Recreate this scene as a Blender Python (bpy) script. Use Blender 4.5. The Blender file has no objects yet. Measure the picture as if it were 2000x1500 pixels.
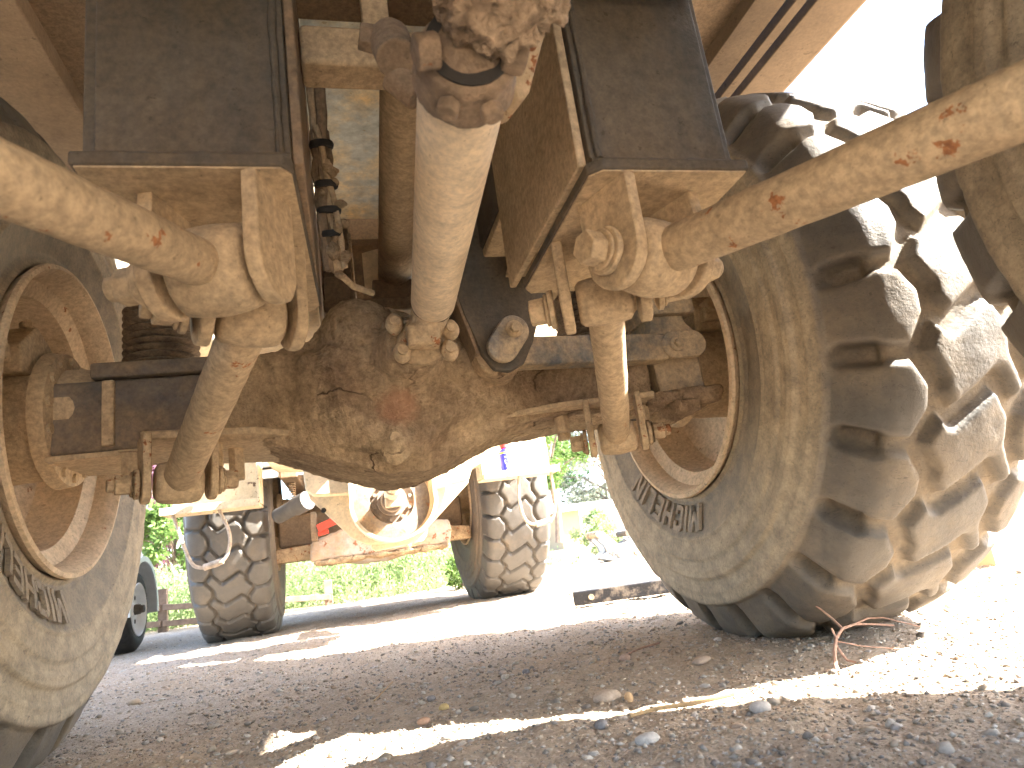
import bpy, bmesh, math, random
import numpy as np
from mathutils import Vector, Matrix, noise as mnoise

rng = np.random.default_rng(7)
random.seed(7)
SC = bpy.context.scene
COL = SC.collection

# ------------------------------------------------------------------ camera
# truck frame: X right, Y forward, Z up, middle axle above the origin
YAW, PITCH, ROLL = 0.265061, 0.239714, 0.141234
CAM = Vector((-0.160123, -1.722637, 0.329384)); FPX = 1298.97
cf = Vector((math.sin(YAW)*math.cos(PITCH), math.cos(YAW)*math.cos(PITCH), math.sin(PITCH)))
cr0 = Vector((math.cos(YAW), -math.sin(YAW), 0)); cu0 = cr0.cross(cf)
cr = cr0*math.cos(ROLL) - cu0*math.sin(ROLL); cu = cu0*math.cos(ROLL) + cr0*math.sin(ROLL)
cd = bpy.data.cameras.new('camera'); cam = bpy.data.objects.new('camera', cd); COL.objects.link(cam)
cam.matrix_world = Matrix(((cr.x, cu.x, -cf.x, CAM.x), (cr.y, cu.y, -cf.y, CAM.y), (cr.z, cu.z, -cf.z, CAM.z), (0, 0, 0, 1)))
cd.sensor_fit = 'HORIZONTAL'; cd.sensor_width = 36; cd.lens = FPX/2000*36
cd.clip_start = 0.02; cd.clip_end = 2000
SC.camera = cam
cd.dof.use_dof = True; cd.dof.focus_distance = 1.75; cd.dof.aperture_fstop = 8.0

# ------------------------------------------------------------------ sky, sun, exposure
SUN_AZ = math.radians(24.5)      # sun stands to the truck's right, this far towards its rear
SUN_EL = math.radians(41.5)
w = bpy.data.worlds.new('World'); SC.world = w; w.use_nodes = True
wn = w.node_tree.nodes; wl = w.node_tree.links
sky = wn.new('ShaderNodeTexSky'); sky.sky_type = 'NISHITA'; sky.sun_disc = False
sky.sun_elevation = SUN_EL; sky.sun_rotation = math.pi/2 + SUN_AZ; sky.dust_density = 2.0
bg = wn['Background']; bg.inputs[1].default_value = 0.12
wl.new(sky.outputs[0], bg.inputs[0])
sd = bpy.data.lights.new('sun', 'SUN'); sd.energy = 5.0; sd.angle = math.radians(0.5); sd.color = (1, 0.945, 0.86)
sun = bpy.data.objects.new('sun', sd); COL.objects.link(sun)
sdir = Vector((math.cos(SUN_AZ)*math.cos(SUN_EL), -math.sin(SUN_AZ)*math.cos(SUN_EL), math.sin(SUN_EL)))
sun.rotation_euler = sdir.to_track_quat('Z', 'Y').to_euler()
SC.view_settings.view_transform = 'Standard'; SC.view_settings.look = 'None'
SC.view_settings.exposure = 3.6; SC.view_settings.gamma = 1.0
SC.render.engine = 'CYCLES'
SC.cycles.max_bounces = 7; SC.cycles.diffuse_bounces = 5; SC.cycles.glossy_bounces = 3
SC.cycles.transparent_max_bounces = 6; SC.cycles.sample_clamp_indirect = 6.0
SC.cycles.use_denoising = True
SC.cycles.use_adaptive_sampling = True; SC.cycles.adaptive_threshold = 0.04

# ------------------------------------------------------------------ material helpers
class NT:
    def __init__(s, name):
        s.m = bpy.data.materials.new(name); s.m.use_nodes = True
        s.t = s.m.node_tree; s.n = s.t.nodes; s.l = s.t.links
        s.b = s.n['Principled BSDF']; s.out = s.n['Material Output']
        s.tc = s.n.new('ShaderNodeTexCoord')
    def put(s, sock, v):
        if v is None: return
        if hasattr(v, 'bl_idname') or hasattr(v, 'is_output'): s.l.new(v, sock)
        elif isinstance(v, (tuple, list)): sock.default_value = (*v, 1) if len(v) == 3 and sock.type == 'RGBA' else v
        else: sock.default_value = v
    def coord(s, scale=(1, 1, 1), kind='Object'):
        if scale == (1, 1, 1): return s.tc.outputs[kind]
        m = s.n.new('ShaderNodeMapping'); s.l.new(s.tc.outputs[kind], m.inputs[0]); m.inputs[3].default_value = scale
        return m.outputs[0]
    def noise(s, scale, detail=4, rough=0.6, vec=None, dist=0.0):
        n = s.n.new('ShaderNodeTexNoise'); s.l.new(vec or s.tc.outputs['Object'], n.inputs['Vector'])
        n.inputs['Scale'].default_value = scale; n.inputs['Detail'].default_value = detail
        n.inputs['Roughness'].default_value = rough; n.inputs['Distortion'].default_value = dist
        return n.outputs[0]
    def voro(s, scale, feature='F1', vec=None, out=0):
        n = s.n.new('ShaderNodeTexVoronoi'); n.feature = feature
        s.l.new(vec or s.tc.outputs['Object'], n.inputs['Vector']); n.inputs['Scale'].default_value = scale
        return n.outputs[out]
    def ramp(s, v, stops):
        r = s.n.new('ShaderNodeValToRGB'); s.l.new(v, r.inputs[0]); e = r.color_ramp.elements
        while len(e) < len(stops): e.new(0.5)
        for k, (p, c) in enumerate(stops):
            e[k].position = p; e[k].color = (c, c, c, 1) if not isinstance(c, tuple) else (*c, 1)
        return r.outputs[0]
    def mix(s, f, a, b, mode='MIX'):
        m = s.n.new('ShaderNodeMix'); m.data_type = 'RGBA'; m.blend_type = mode
        s.put(m.inputs[0], f); s.put(m.inputs[6], a); s.put(m.inputs[7], b); return m.outputs[2]
    def math(s, op, a, b=0.0, c=None):
        m = s.n.new('ShaderNodeMath'); m.operation = op; s.put(m.inputs[0], a); s.put(m.inputs[1], b)
        if c is not None: s.put(m.inputs[2], c)
        return m.outputs[0]
    def attr(s, name, out='Fac'):
        a = s.n.new('ShaderNodeAttribute'); a.attribute_name = name; return a.outputs[out]
    def bump(s, h, strength=0.4, dist=0.004, prev=None):
        b = s.n.new('ShaderNodeBump'); b.inputs['Strength'].default_value = strength; b.inputs['Distance'].default_value = dist
        s.l.new(h, b.inputs['Height'])
        if prev is not None: s.l.new(prev, b.inputs['Normal'])
        return b.outputs[0]
    def done(s, col, rough=0.9, normal=None, metal=0.0, spec=0.3):
        s.put(s.b.inputs['Base Color'], col); s.put(s.b.inputs['Roughness'], rough); s.put(s.b.inputs['Metallic'], metal)
        s.b.inputs['Specular IOR Level'].default_value = spec
        if normal is not None: s.l.new(normal, s.b.inputs['Normal'])
        return s.m

DUST = (0.53, 0.40, 0.25)

def dirty(name, base, dust=DUST, amt=0.6, rust=0.0, scale=5.0, streak=None, rough=0.75, bump=0.35, rustcol=(0.21, 0.075, 0.028), fine=90):
    t = NT(name); vec = t.coord(streak) if streak else t.coord()
    big = t.noise(scale, 5, 0.68, vec)
    lo = 0.62 - amt*0.42
    mask = t.ramp(big, [(max(0.02, lo-0.13), 0.0), (lo+0.13, 1.0)])
    fin = t.noise(fine, 3, 0.75)
    mid = t.noise(scale*4.3, 4, 0.65)
    dcol = t.mix(t.ramp(mid, [(0.3, 0.0), (0.72, 1.0)]), tuple(c*0.86 for c in dust), tuple(min(1, c*1.08) for c in dust))
    bcol = t.mix(t.ramp(mid, [(0.35, 0.0), (0.7, 1.0)]), tuple(c*0.8 for c in base), tuple(min(1, c*1.25) for c in base))
    fm = t.math('MULTIPLY', mask, t.ramp(fin, [(0.25, 0.62), (0.6, 1.0)]))
    col = t.mix(fm, bcol, dcol)
    col = t.mix(0.5, col, t.ramp(fin, [(0.28, 0.6), (0.72, 1.25)]), 'MULTIPLY')
    col = t.mix(0.7, col, t.ramp(t.noise(1.9, 3, 0.6), [(0.3, 0.68), (0.68, 1.15)]), 'MULTIPLY')
    col = t.mix(t.ramp(t.noise(scale*9, 3, 0.75), [(0.64, 0.0), (0.70, 0.6)]), col, tuple(c*0.35 for c in dust))
    if rust > 0:
        rn = t.noise(scale*3.1, 4, 0.75)
        rm = t.ramp(rn, [(0.70-rust*0.25, 0.0), (0.735-rust*0.25, 0.9)])
        rc = t.mix(t.ramp(fin, [(0.3, 0.0), (0.7, 1.0)]), tuple(c*0.6 for c in rustcol), tuple(c*1.6 for c in rustcol))
        col = t.mix(rm, col, rc)
    n = t.bump(t.math('ADD', t.math('MULTIPLY', mid, 0.35), fin), bump*1.3, 0.0035)
    return t.done(col, t.math('SUBTRACT', 0.97, t.math('MULTIPLY', t.math('SUBTRACT', 1.0, fm), 0.97-rough)), n)

def mudmat(name, dry=DUST, wet=(0.28, 0.195, 0.125), crack=4.0, bump=0.9, stain=None):
    t = NT(name)
    big = t.noise(4, 4, 0.62); fin = t.noise(75, 4, 0.78); mid = t.noise(19, 4, 0.7)
    wv = t.n.new('ShaderNodeVectorMath'); wv.operation = 'MULTIPLY_ADD'
    nn = t.n.new('ShaderNodeTexNoise'); t.l.new(t.tc.outputs['Object'], nn.inputs['Vector']); nn.inputs['Scale'].default_value = 9
    nn.inputs['Detail'].default_value = 4
    t.l.new(nn.outputs[1], wv.inputs[0]); wv.inputs[1].default_value = (0.16,)*3; t.l.new(t.tc.outputs['Object'], wv.inputs[2])
    ed = t.voro(crack, 'DISTANCE_TO_EDGE', wv.outputs[0])
    cr = t.ramp(ed, [(0.003, 0.0), (0.014, 1.0)])
    pres = t.ramp(t.noise(5.3, 3, 0.6), [(0.40, 0.0), (0.46, 1.0)])
    cr = t.math('MAXIMUM', cr, pres)
    col = t.mix(t.ramp(big, [(0.34, 0.0), (0.62, 1.0)]), wet, dry)
    col = t.mix(0.75, col, t.ramp(mid, [(0.3, 0.6), (0.7, 1.25)]), 'MULTIPLY')
    col = t.mix(0.85, col, t.ramp(fin, [(0.3, 0.5), (0.68, 1.25)]), 'MULTIPLY')
    if stain:
        dn = t.n.new('ShaderNodeVectorMath'); dn.operation = 'DISTANCE'; t.l.new(t.tc.outputs['Object'], dn.inputs[0]); dn.inputs[1].default_value = stain
        dd_ = t.math('ADD', dn.outputs['Value'], t.math('MULTIPLY', mid, 0.06))
        col = t.mix(t.ramp(dd_, [(0.058, 0.6), (0.082, 0.0)]), col, (0.36, 0.18, 0.105))
    col = t.mix(t.math('SUBTRACT', 1.0, cr), col, tuple(c*0.4 for c in wet))
    n = t.bump(t.math('ADD', t.math('ADD', mid, t.math('MULTIPLY', fin, 0.9)), t.math('MULTIPLY', cr, 0.3)), bump, 0.014)
    return t.done(col, 0.97, n, spec=0.15)

def rubber(name, dust=(0.27, 0.215, 0.15), black=(0.05, 0.048, 0.045), amt=0.58, sidedust=(0.44, 0.36, 0.25), groove=1.0, cracks=True):
    t = NT(name)
    big = t.noise(4.5, 4, 0.65); fin = t.noise(130, 3, 0.75); mid = t.noise(22, 4, 0.72)
    lug = t.attr('lug')                                    # 1 on lug tops, 0 down in the grooves
    m = t.math('MAXIMUM', t.ramp(big, [(0.70-amt*0.5, 0.12), (0.84-amt*0.25, 0.75)]), t.math('MULTIPLY', t.attr('side'), t.ramp(mid, [(0.3, 0.55), (0.6, 1.0)])))
    g = t.math('MULTIPLY', t.math('SUBTRACT', 1.0, lug), 0.85*groove)
    m2 = t.math('MULTIPLY', t.math('MAXIMUM', m, t.math('MULTIPLY', g, t.ramp(mid, [(0.25, 0.45), (0.6, 1.0)]))), t.ramp(fin, [(0.25, 0.55), (0.6, 1.0)]))
    col = t.mix(m2, t.mix(mid, black, tuple(c*2.1 for c in black)), t.mix(mid, t.mix(t.attr('side'), tuple(c*0.72 for c in dust), tuple(c*0.72 for c in sidedust)), t.mix(t.attr('side'), tuple(c*1.2 for c in dust), tuple(c*1.2 for c in sidedust))))
    sc = t.noise(9, 2, 0.8, t.coord((1, 6, 6)), 1.5)
    ck = t.ramp(sc, [(0.60, 0.0), (0.612, 0.55), (0.63, 0.0)])
    if cracks: col = t.mix(ck, col, (0.02, 0.018, 0.015))
    n = t.bump(t.math('ADD', mid, t.math('MULTIPLY', fin, 0.6)), 0.5, 0.004)
    return t.done(col, t.math('ADD', 0.5, t.math('MULTIPLY', m2, 0.45)), n, spec=0.4)

def plain(name, col, rough=0.7, var=0.25, scale=20, metal=0.0, bump=0.15, spec=0.4):
    t = NT(name); n1 = t.noise(scale, 5, 0.65); n2 = t.noise(scale*5, 4, 0.6)
    c = t.mix(t.ramp(n1, [(0.3, 0.0), (0.7, 1.0)]), tuple(x*(1-var) for x in col), tuple(min(1, x*(1+var)) for x in col))
    return t.done(c, rough, t.bump(n2, bump, 0.003), metal, spec)

M = {}
M['steel'] = dirty('dusty_dark_steel', (0.07, 0.068, 0.062), amt=0.45, scale=6, streak=(1, 1, 0.22), rough=0.62, bump=0.25, dust=(0.14, 0.11, 0.076))
M['axlesteel'] = dirty('dusty_axle_steel', (0.11, 0.105, 0.10), amt=0.5, scale=7, rough=0.65, bump=0.3, dust=(0.26, 0.195, 0.13))
M['steelblue'] = dirty('dusty_blue_grey_steel', (0.118, 0.128, 0.132), amt=0.42, scale=9, rough=0.55)
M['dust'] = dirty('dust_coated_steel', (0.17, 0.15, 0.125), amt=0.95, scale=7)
M['dustrust'] = dirty('dust_coated_rusty_steel', (0.16, 0.13, 0.10), amt=0.92, rust=0.34, scale=8)
M['rodrust'] = dirty('dusty_tube_with_rust_spots', (0.17, 0.14, 0.11), amt=0.86, rust=0.29, scale=8, rustcol=(0.27, 0.105, 0.04))
M['rusty'] = dirty('rusty_brown_steel', (0.13, 0.075, 0.05), amt=0.5, rust=0.5, scale=9)
M['mud'] = mudmat('caked_mud')
M['mudlight'] = mudmat('pale_caked_mud', dry=(0.62, 0.48, 0.34), wet=(0.30, 0.21, 0.14), crack=9, bump=1.0)
M['joint'] = dirty('brown_greasy_joint', (0.13, 0.10, 0.075), amt=0.6, rust=0.12, scale=9, dust=(0.30, 0.22, 0.15), bump=0.6)
M['rim'] = dirty('dusty_wheel_rim', (0.36, 0.29, 0.21), amt=0.92, rust=0.16, scale=6, dust=(0.64, 0.49, 0.325))
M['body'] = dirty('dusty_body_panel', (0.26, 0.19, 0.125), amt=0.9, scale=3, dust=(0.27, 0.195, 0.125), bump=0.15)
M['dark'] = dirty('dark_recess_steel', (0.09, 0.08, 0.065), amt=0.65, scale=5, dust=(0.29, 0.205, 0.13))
M['panel'] = dirty('peeling_grey_panel', (0.50, 0.53, 0.50), amt=0.18, scale=5.0, dust=(0.85, 0.66, 0.36), bump=0.3, fine=30)
M['tanpaint'] = dirty('dusty_tan_paint', (0.84, 0.69, 0.46), amt=0.75, rust=0.05, scale=4, dust=(0.82, 0.67, 0.46), bump=0.15)
M['bodydark'] = dirty('body_rail_darkened_for_bounce', (0.14, 0.10, 0.065), amt=0.9, scale=3, dust=(0.15, 0.108, 0.07), bump=0.15)  # right-side copy of body, colour darkened to offset bounce from sunlit ground
M['stepbox'] = dirty('scuffed_tan_step_paint', (0.78, 0.66, 0.47), amt=0.8, rust=0.36, scale=5, dust=(0.72, 0.58, 0.38), rustcol=(0.085, 0.042, 0.025))
M['disc'] = dirty('brake_disc_iron', (0.27, 0.23, 0.20), amt=0.25, rust=0.36, scale=7, dust=(0.35, 0.25, 0.16), rough=0.45, rustcol=(0.30, 0.12, 0.05))
M['grease'] = plain('grey_cast_paint', (0.085, 0.08, 0.075), 0.6, 0.25, 14)
M['red'] = plain('red_tag', (0.62, 0.06, 0.035), 0.5, 0.15)
M['tyre'] = rubber('dusty_tyre_rubber')
M['tyref'] = rubber('dusty_front_tyre_rubber', amt=0.35, dust=(0.22, 0.175, 0.125), groove=0.35, sidedust=(0.24, 0.19, 0.14), cracks=False)
M['letter'] = rubber('raised_tyre_lettering', amt=0.6, sidedust=(0.37, 0.30, 0.22))
M['springrub'] = dirty('dusty_black_rubber', (0.035, 0.032, 0.03), amt=0.6, scale=9, dust=(0.32, 0.24, 0.165), bump=0.4)
M['blackrub'] = plain('black_rubber', (0.03, 0.028, 0.026), 0.75, 0.4, 30)
M['wire'] = plain('steel_wire_rope', (0.42, 0.34, 0.26), 0.6, 0.35, 60)
M['white'] = plain('white_wheel_paint', (0.84, 0.84, 0.83), 0.45, 0.06)
M['fender'] = plain('pale_blue_grey_fender', (0.56, 0.59, 0.61), 0.4, 0.08)
M['wood'] = plain('weathered_brown_wood', (0.20, 0.14, 0.10), 0.9, 0.35, 12)
M['blackbeam'] = dirty('black_painted_steel', (0.012, 0.012, 0.014), amt=0.0, scale=14, dust=(0.3, 0.24, 0.18), rough=0.5)
M['tank'] = dirty('dusty_tank', (0.2, 0.19, 0.17), amt=0.5)

# ------------------------------------------------------------------ mesh helpers
def V(*a): return np.array(a, float)
def unit(v): v = np.asarray(v, float); return v/np.linalg.norm(v)
def frame(d):
    d = unit(d); a = V(0, 0, 1) if abs(d[2]) < 0.9 else V(1, 0, 0)
    x = unit(np.cross(a, d)); return x, np.cross(d, x), d

class MB:
    def __init__(s): s.v = []; s.f = []
    def add(s, v, f):
        o = len(s.v); s.v += [tuple(map(float, p)) for p in v]; s.f += [tuple(i+o for i in q) for q in f]; return s
    def box(s, lo, hi):
        (a, b, c), (d, e, g) = lo, hi
        return s.add([(a, b, c), (d, b, c), (d, e, c), (a, e, c), (a, b, g), (d, b, g), (d, e, g), (a, e, g)],
                     [(0, 3, 2, 1), (4, 5, 6, 7), (0, 1, 5, 4), (1, 2, 6, 5), (2, 3, 7, 6), (3, 0, 4, 7)])
    def bar(s, p0, p1, wd, ht, up=(0, 0, 1)):
        p0 = V(*p0); p1 = V(*p1); d = unit(p1-p0); x = unit(np.cross(d, up)); z = np.cross(x, d)
        q = []
        for p in (p0, p1):
            for a, b in ((-1, -1), (1, -1), (1, 1), (-1, 1)): q.append(p+x*a*wd/2+z*b*ht/2)
        return s.add(q, [(0, 1, 2, 3)[::-1], (4, 5, 6, 7), (0, 1, 5, 4), (1, 2, 6, 5), (2, 3, 7, 6), (3, 0, 4, 7)])
    def lathe(s, o, axis, prof, seg=32, cap=True):
        x, y, d = frame(axis); o = V(*o); v = []; f = []
        for a, r in prof:
            for k in range(seg):
                t = 2*math.pi*k/seg; v.append(o+d*a+(x*math.cos(t)+y*math.sin(t))*r)
        for i in range(len(prof)-1):
            for k in range(seg):
                k2 = (k+1) % seg; f.append((i*seg+k, i*seg+k2, (i+1)*seg+k2, (i+1)*seg+k))
        if cap:
            f.append(tuple(range(seg))[::-1]); n = len(prof)-1; f.append(tuple(n*seg+k for k in range(seg)))
        return s.add(v, f)
    def cyl(s, p0, p1, r, r1=None, seg=24):
        p0 = V(*p0); p1 = V(*p1); L = np.linalg.norm(p1-p0); r1 = r if r1 is None else r1
        return s.lathe(p0, p1-p0, [(0, r), (L, r1)], seg)
    def hexa(s, p0, p1, r): return s.cyl(p0, p1, r, r, 6)
    def prism(s, pts, th):                                   # pts: 3-D polygon, th: extrusion vector
        n = len(pts); a = [V(*p) for p in pts]; th = V(*th)
        return s.add(a+[p+th for p in a], [tuple(range(n))[::-1], tuple(range(n, 2*n))] + [(i, (i+1) % n, n+(i+1) % n, n+i) for i in range(n)])
    def tube(s, path, r, seg=10, cap=True):
        P = [V(*p) for p in path]; n = len(P); v = []; f = []
        t0 = unit(P[1]-P[0]); x, y, _ = frame(t0)
        for i, p in enumerate(P):
            t = unit(P[min(i+1, n-1)]-P[max(i-1, 0)]); x = unit(x-t*np.dot(x, t)); y = np.cross(t, x)
            rr = r[i] if hasattr(r, '__len__') else r
            for k in range(seg):
                a = 2*math.pi*k/seg; v.append(p+(x*math.cos(a)+y*math.sin(a))*rr)
        for i in range(n-1):
            for k in range(seg): f.append((i*seg+k, i*seg+(k+1) % seg, (i+1)*seg+(k+1) % seg, (i+1)*seg+k))
        if cap: f += [tuple(range(seg))[::-1], tuple((n-1)*seg+k for k in range(seg))]
        return s.add(v, f)
    def ell(s, c, r, seg=20, ring=12):
        prof = [(-math.cos(math.pi*i/ring), max(0.02, math.sin(math.pi*i/ring))) for i in range(ring+1)]
        m = MB().lathe((0, 0, 0), (0, 0, 1), prof, seg); c = V(*c); r = V(*r)
        return s.add([V(*p)*r+c for p in m.v], m.f)
    def xf(s, M4):
        s.v = [tuple(M4 @ Vector(p)) for p in s.v]; return s
    def mesh(s, name, smooth=True, angle=38):
        me = bpy.data.meshes.new(name); me.from_pydata(s.v, [], s.f); me.update()
        bm = bmesh.new(); bm.from_mesh(me); bmesh.ops.recalc_face_normals(bm, faces=bm.faces); bm.to_mesh(me); bm.free()
        if smooth:
            me.polygons.foreach_set('use_smooth', np.ones(len(me.polygons), bool)); me.set_sharp_from_angle(angle=math.radians(angle))
        return me
    def build(s, name, mat, parent=None, bevel=0.0, remesh=0.0, disp=(), smooth=True, angle=38, subs=0, **props):
        o = obj(name, s.mesh(name, smooth, angle), mat, parent, **props)
        if bevel:
            b = o.modifiers.new('bevel', 'BEVEL'); b.width = bevel; b.segments = 2; b.limit_method = 'ANGLE'; b.angle_limit = math.radians(35); b.harden_normals = True
        if remesh:
            r = o.modifiers.new('remesh', 'REMESH'); r.mode = 'VOXEL'; r.voxel_size = remesh; r.use_smooth_shade = True
            sm = o.modifiers.new('smooth', 'SMOOTH'); sm.iterations = 3; sm.factor = 0.5
        for q in disp: displace(o, *q)
        return o

def displace(o, st, sc, hard=False):
    key = 'mud_%.4f_%d' % (sc, hard)
    tx = bpy.data.textures.get(key)
    if tx is None:
        tx = bpy.data.textures.new(key, 'CLOUDS'); tx.noise_scale = sc; tx.noise_depth = 3; tx.noise_type = 'HARD_NOISE' if hard else 'SOFT_NOISE'
    d = o.modifiers.new('displace', 'DISPLACE'); d.texture = tx; d.strength = st; d.mid_level = 0.5; d.texture_coords = 'GLOBAL'

def obj(name, me, mat, parent=None, label=None, cat=None, group=None, kind=None):
    o = bpy.data.objects.new(name, me); COL.objects.link(o)
    if mat is not None and me is not None:
        me.materials.clear(); me.materials.append(M[mat] if isinstance(mat, str) else mat)
    if parent is not None: o.parent = parent
    if label: o['label'] = label
    if cat: o['category'] = cat
    if group: o['group'] = group
    if kind: o['kind'] = kind
    return o
def empty(name, parent=None, loc=(0, 0, 0), **k):
    o = obj(name, None, None, parent, **k); o.location = loc; o.empty_display_size = 0.2; return o
def copy_tree(o, parent=None):
    c = o.copy(); COL.objects.link(c); c.parent = parent
    for ch in list(o.children): copy_tree(ch, c)
    return c
def rawmesh(name, v, f, attr=None):
    me = bpy.data.meshes.new(name); v = np.asarray(v, np.float32); f = np.asarray(f, np.int32); k = f.shape[1]
    me.vertices.add(len(v)); me.vertices.foreach_set('co', v.ravel())
    me.loops.add(f.size); me.loops.foreach_set('vertex_index', f.ravel())
    me.polygons.add(len(f)); me.polygons.foreach_set('loop_start', np.arange(0, f.size, k, dtype=np.int32))
    me.update(calc_edges=True)
    if attr:
        for n, a in attr.items():
            if a.ndim == 1: at = me.attributes.new(n, 'FLOAT', 'POINT'); at.data.foreach_set('value', a.astype(np.float32))
            else: at = me.attributes.new(n, 'FLOAT_COLOR', 'POINT'); at.data.foreach_set('color', np.c_[a, np.ones(len(a))].astype(np.float32).ravel())
    return me
def smoothall(me): me.polygons.foreach_set('use_smooth', np.ones(len(me.polygons), bool)); return me
def sstep(x, a, b): t = np.clip((x-a)/(b-a), 0, 1); return t*t*(3-2*t)
def vnoise(x, y, seed=0):
    xi = np.floor(x).astype(int); yi = np.floor(y).astype(int); fx = x-xi; fy = y-yi; fx = fx*fx*(3-2*fx); fy = fy*fy*(3-2*fy)
    def h(a, b):
        n = (a*374761393 + b*668265263 + seed*1442695041) & 0x7fffffff; n = ((n ^ (n >> 13))*1274126177) & 0x7fffffff
        return ((n ^ (n >> 16)) & 0xffff)/65535.0
    return (h(xi, yi)*(1-fx)+h(xi+1, yi)*fx)*(1-fy)+(h(xi, yi+1)*(1-fx)+h(xi+1, yi+1)*fx)*fy
def fbm(x, y, o=4, seed=0): return sum(vnoise(x*2**k, y*2**k, seed+k)*0.5**k for k in range(o))/sum(0.5**k for k in range(o))

# ------------------------------------------------------------------ ground
def gheight(x, y):
    near = np.exp(-(np.hypot(x-0.3, y-0.5)/7.0)**2)
    big = (fbm(x*0.9+5, y*0.9+3, 3, 11)-0.5)*0.05
    fine = (fbm(x*7, y*7, 4, 3)-0.5)*0.022 + (fbm(x*28, y*28, 3, 5)-0.5)*0.010
    flat = np.ones_like(x)
    for cx, cy in ((1.02, 0), (-1.02, 0), (0.88, 3.2), (-0.86, 3.2), (1.02, -1.74)):
        flat *= 1-0.85*np.exp(-(((x-cx)/0.45)**2+((y-cy)/0.4)**2))
    return (big*flat+fine)*near + 0.018
def ax(a, b, step, far):
    d = np.arange(a, b+1e-6, step); out = [1.0]; 
    g = step*np.cumsum(1.35**np.arange(1, 60)); g = g[g < far]
    return np.concatenate([(a-g)[::-1], d, b+g])
gx = ax(-2.2, 3.4, 0.02, 900); gy = ax(-1.6, 5.0, 0.02, 900)
GX, GY = np.meshgrid(gx, gy); GZ = gheight(GX, GY)
nx, ny = len(gx), len(gy)
I = np.arange(nx*ny).reshape(ny, nx)
gf = np.stack([I[:-1, :-1], I[:-1, 1:], I[1:, 1:], I[1:, :-1]], -1).reshape(-1, 4)
gm = smoothall(rawmesh('ground', np.stack([GX, GY, GZ], -1).reshape(-1, 3), gf))
t = NT('gravelly_dirt')
a1 = t.noise(1.3, 3, 0.6); a2 = t.noise(38, 4, 0.75); a3 = t.noise(240, 3, 0.75)
v1 = t.voro(120, 'F1', None, 1); v1d = t.voro(120, 'F1')
c = t.mix(t.ramp(a1, [(0.35, 0.0), (0.65, 1.0)]), (0.37, 0.285, 0.20), (0.41, 0.34, 0.265))
c = t.mix(0.75, c, t.ramp(a2, [(0.25, 0.55), (0.72, 1.35)]), 'MULTIPLY')
c = t.mix(0.6, c, t.ramp(a3, [(0.25, 0.55), (0.75, 1.4)]), 'MULTIPLY')
g1 = t.ramp(v1, [(0.0, (0.20, 0.16, 0.13)), (0.35, (0.38, 0.30, 0.22)), (0.7, (0.46, 0.38, 0.30)), (1.0, (0.55, 0.50, 0.44))])
c = t.mix(t.math('MULTIPLY', t.ramp(v1d, [(0.30, 1.0), (0.55, 0.0)]), 0.6), c, g1)
n = t.bump(t.math('ADD', t.math('ADD', t.math('MULTIPLY', a3, 0.4), a2), t.math('MULTIPLY', v1d, -0.35)), 0.8, 0.011)
ground = obj('ground', gm, t.done(c, 0.97, n, spec=0.12), kind='structure')

# gravel: countless small stones lying on the dirt
ico = bmesh.new(); bmesh.ops.create_icosphere(ico, subdivisions=1, radius=1.0)
ICO1V = np.array([v.co[:] for v in ico.verts]); ICO1F = np.array([[v.index for v in f.verts] for f in ico.faces]); ico.free()
ico = bmesh.new(); bmesh.ops.create_icosphere(ico, subdivisions=2, radius=1.0)
ICO2V = np.array([v.co[:] for v in ico.verts]); ICO2F = np.array([[v.index for v in f.verts] for f in ico.faces]); ico.free()
STONE = np.array([(0.42, 0.35, 0.27), (0.36, 0.29, 0.215), (0.46, 0.41, 0.35), (0.33, 0.295, 0.26), (0.50, 0.45, 0.38), (0.38, 0.28, 0.2), (0.26, 0.225, 0.19), (0.43, 0.34, 0.25)])
def scatter_stones(n, smin, smax, box, BV, BF, power=1.6, rnd=0.28, density=None):
    x0, x1, y0, y1 = box; P = []
    while sum(map(len, P)) < n:
        q = np.c_[rng.uniform(x0, x1, n), rng.uniform(y0, y1, n)]
        d = np.hypot(q[:, 0]+0.16, q[:, 1]+1.72); keep = rng.random(n) < np.clip((1.3/np.maximum(d, 0.5))**power, 0, 1)
        P.append(q[keep])
    P = np.concatenate(P)[:n]
    s = smin*(smax/smin)**(rng.random(n)**2.2)
    z = gheight(P[:, 0], P[:, 1])+s*rng.uniform(-0.25, 0.35, n)
    sc = np.stack([s*rng.uniform(0.8, 1.5, n), s*rng.uniform(0.75, 1.1, n), s*rng.uniform(0.45, 0.8, n)], -1)
    ang = rng.uniform(0, 6.28, n); tl = rng.normal(0, 0.3, n)
    jig = 1+rnd*(rng.random((n, len(BV)))-0.5)
    v = BV[None]*jig[..., None]*sc[:, None, :]
    c_, s_ = np.cos(tl)[:, None], np.sin(tl)[:, None]
    v = np.stack([v[..., 0]*c_-v[..., 2]*s_, v[..., 1], v[..., 0]*s_+v[..., 2]*c_], -1)
    c_, s_ = np.cos(ang)[:, None], np.sin(ang)[:, None]
    v = np.stack([v[..., 0]*c_-v[..., 1]*s_, v[..., 0]*s_+v[..., 1]*c_, v[..., 2]], -1)
    v += np.stack([P[:, 0], P[:, 1], z], -1)[:, None]
    f = (BF[None]+(np.arange(n)*len(BV))[:, None, None]).reshape(-1, 3)
    col = STONE[rng.integers(0, len(STONE), n)]*rng.uniform(0.75, 1.15, (n, 1))
    return v.reshape(-1, 3), f, np.repeat(col, len(BV), 0)
t = NT('gravel_stone')
sn = t.noise(160, 4, 0.7)
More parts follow.
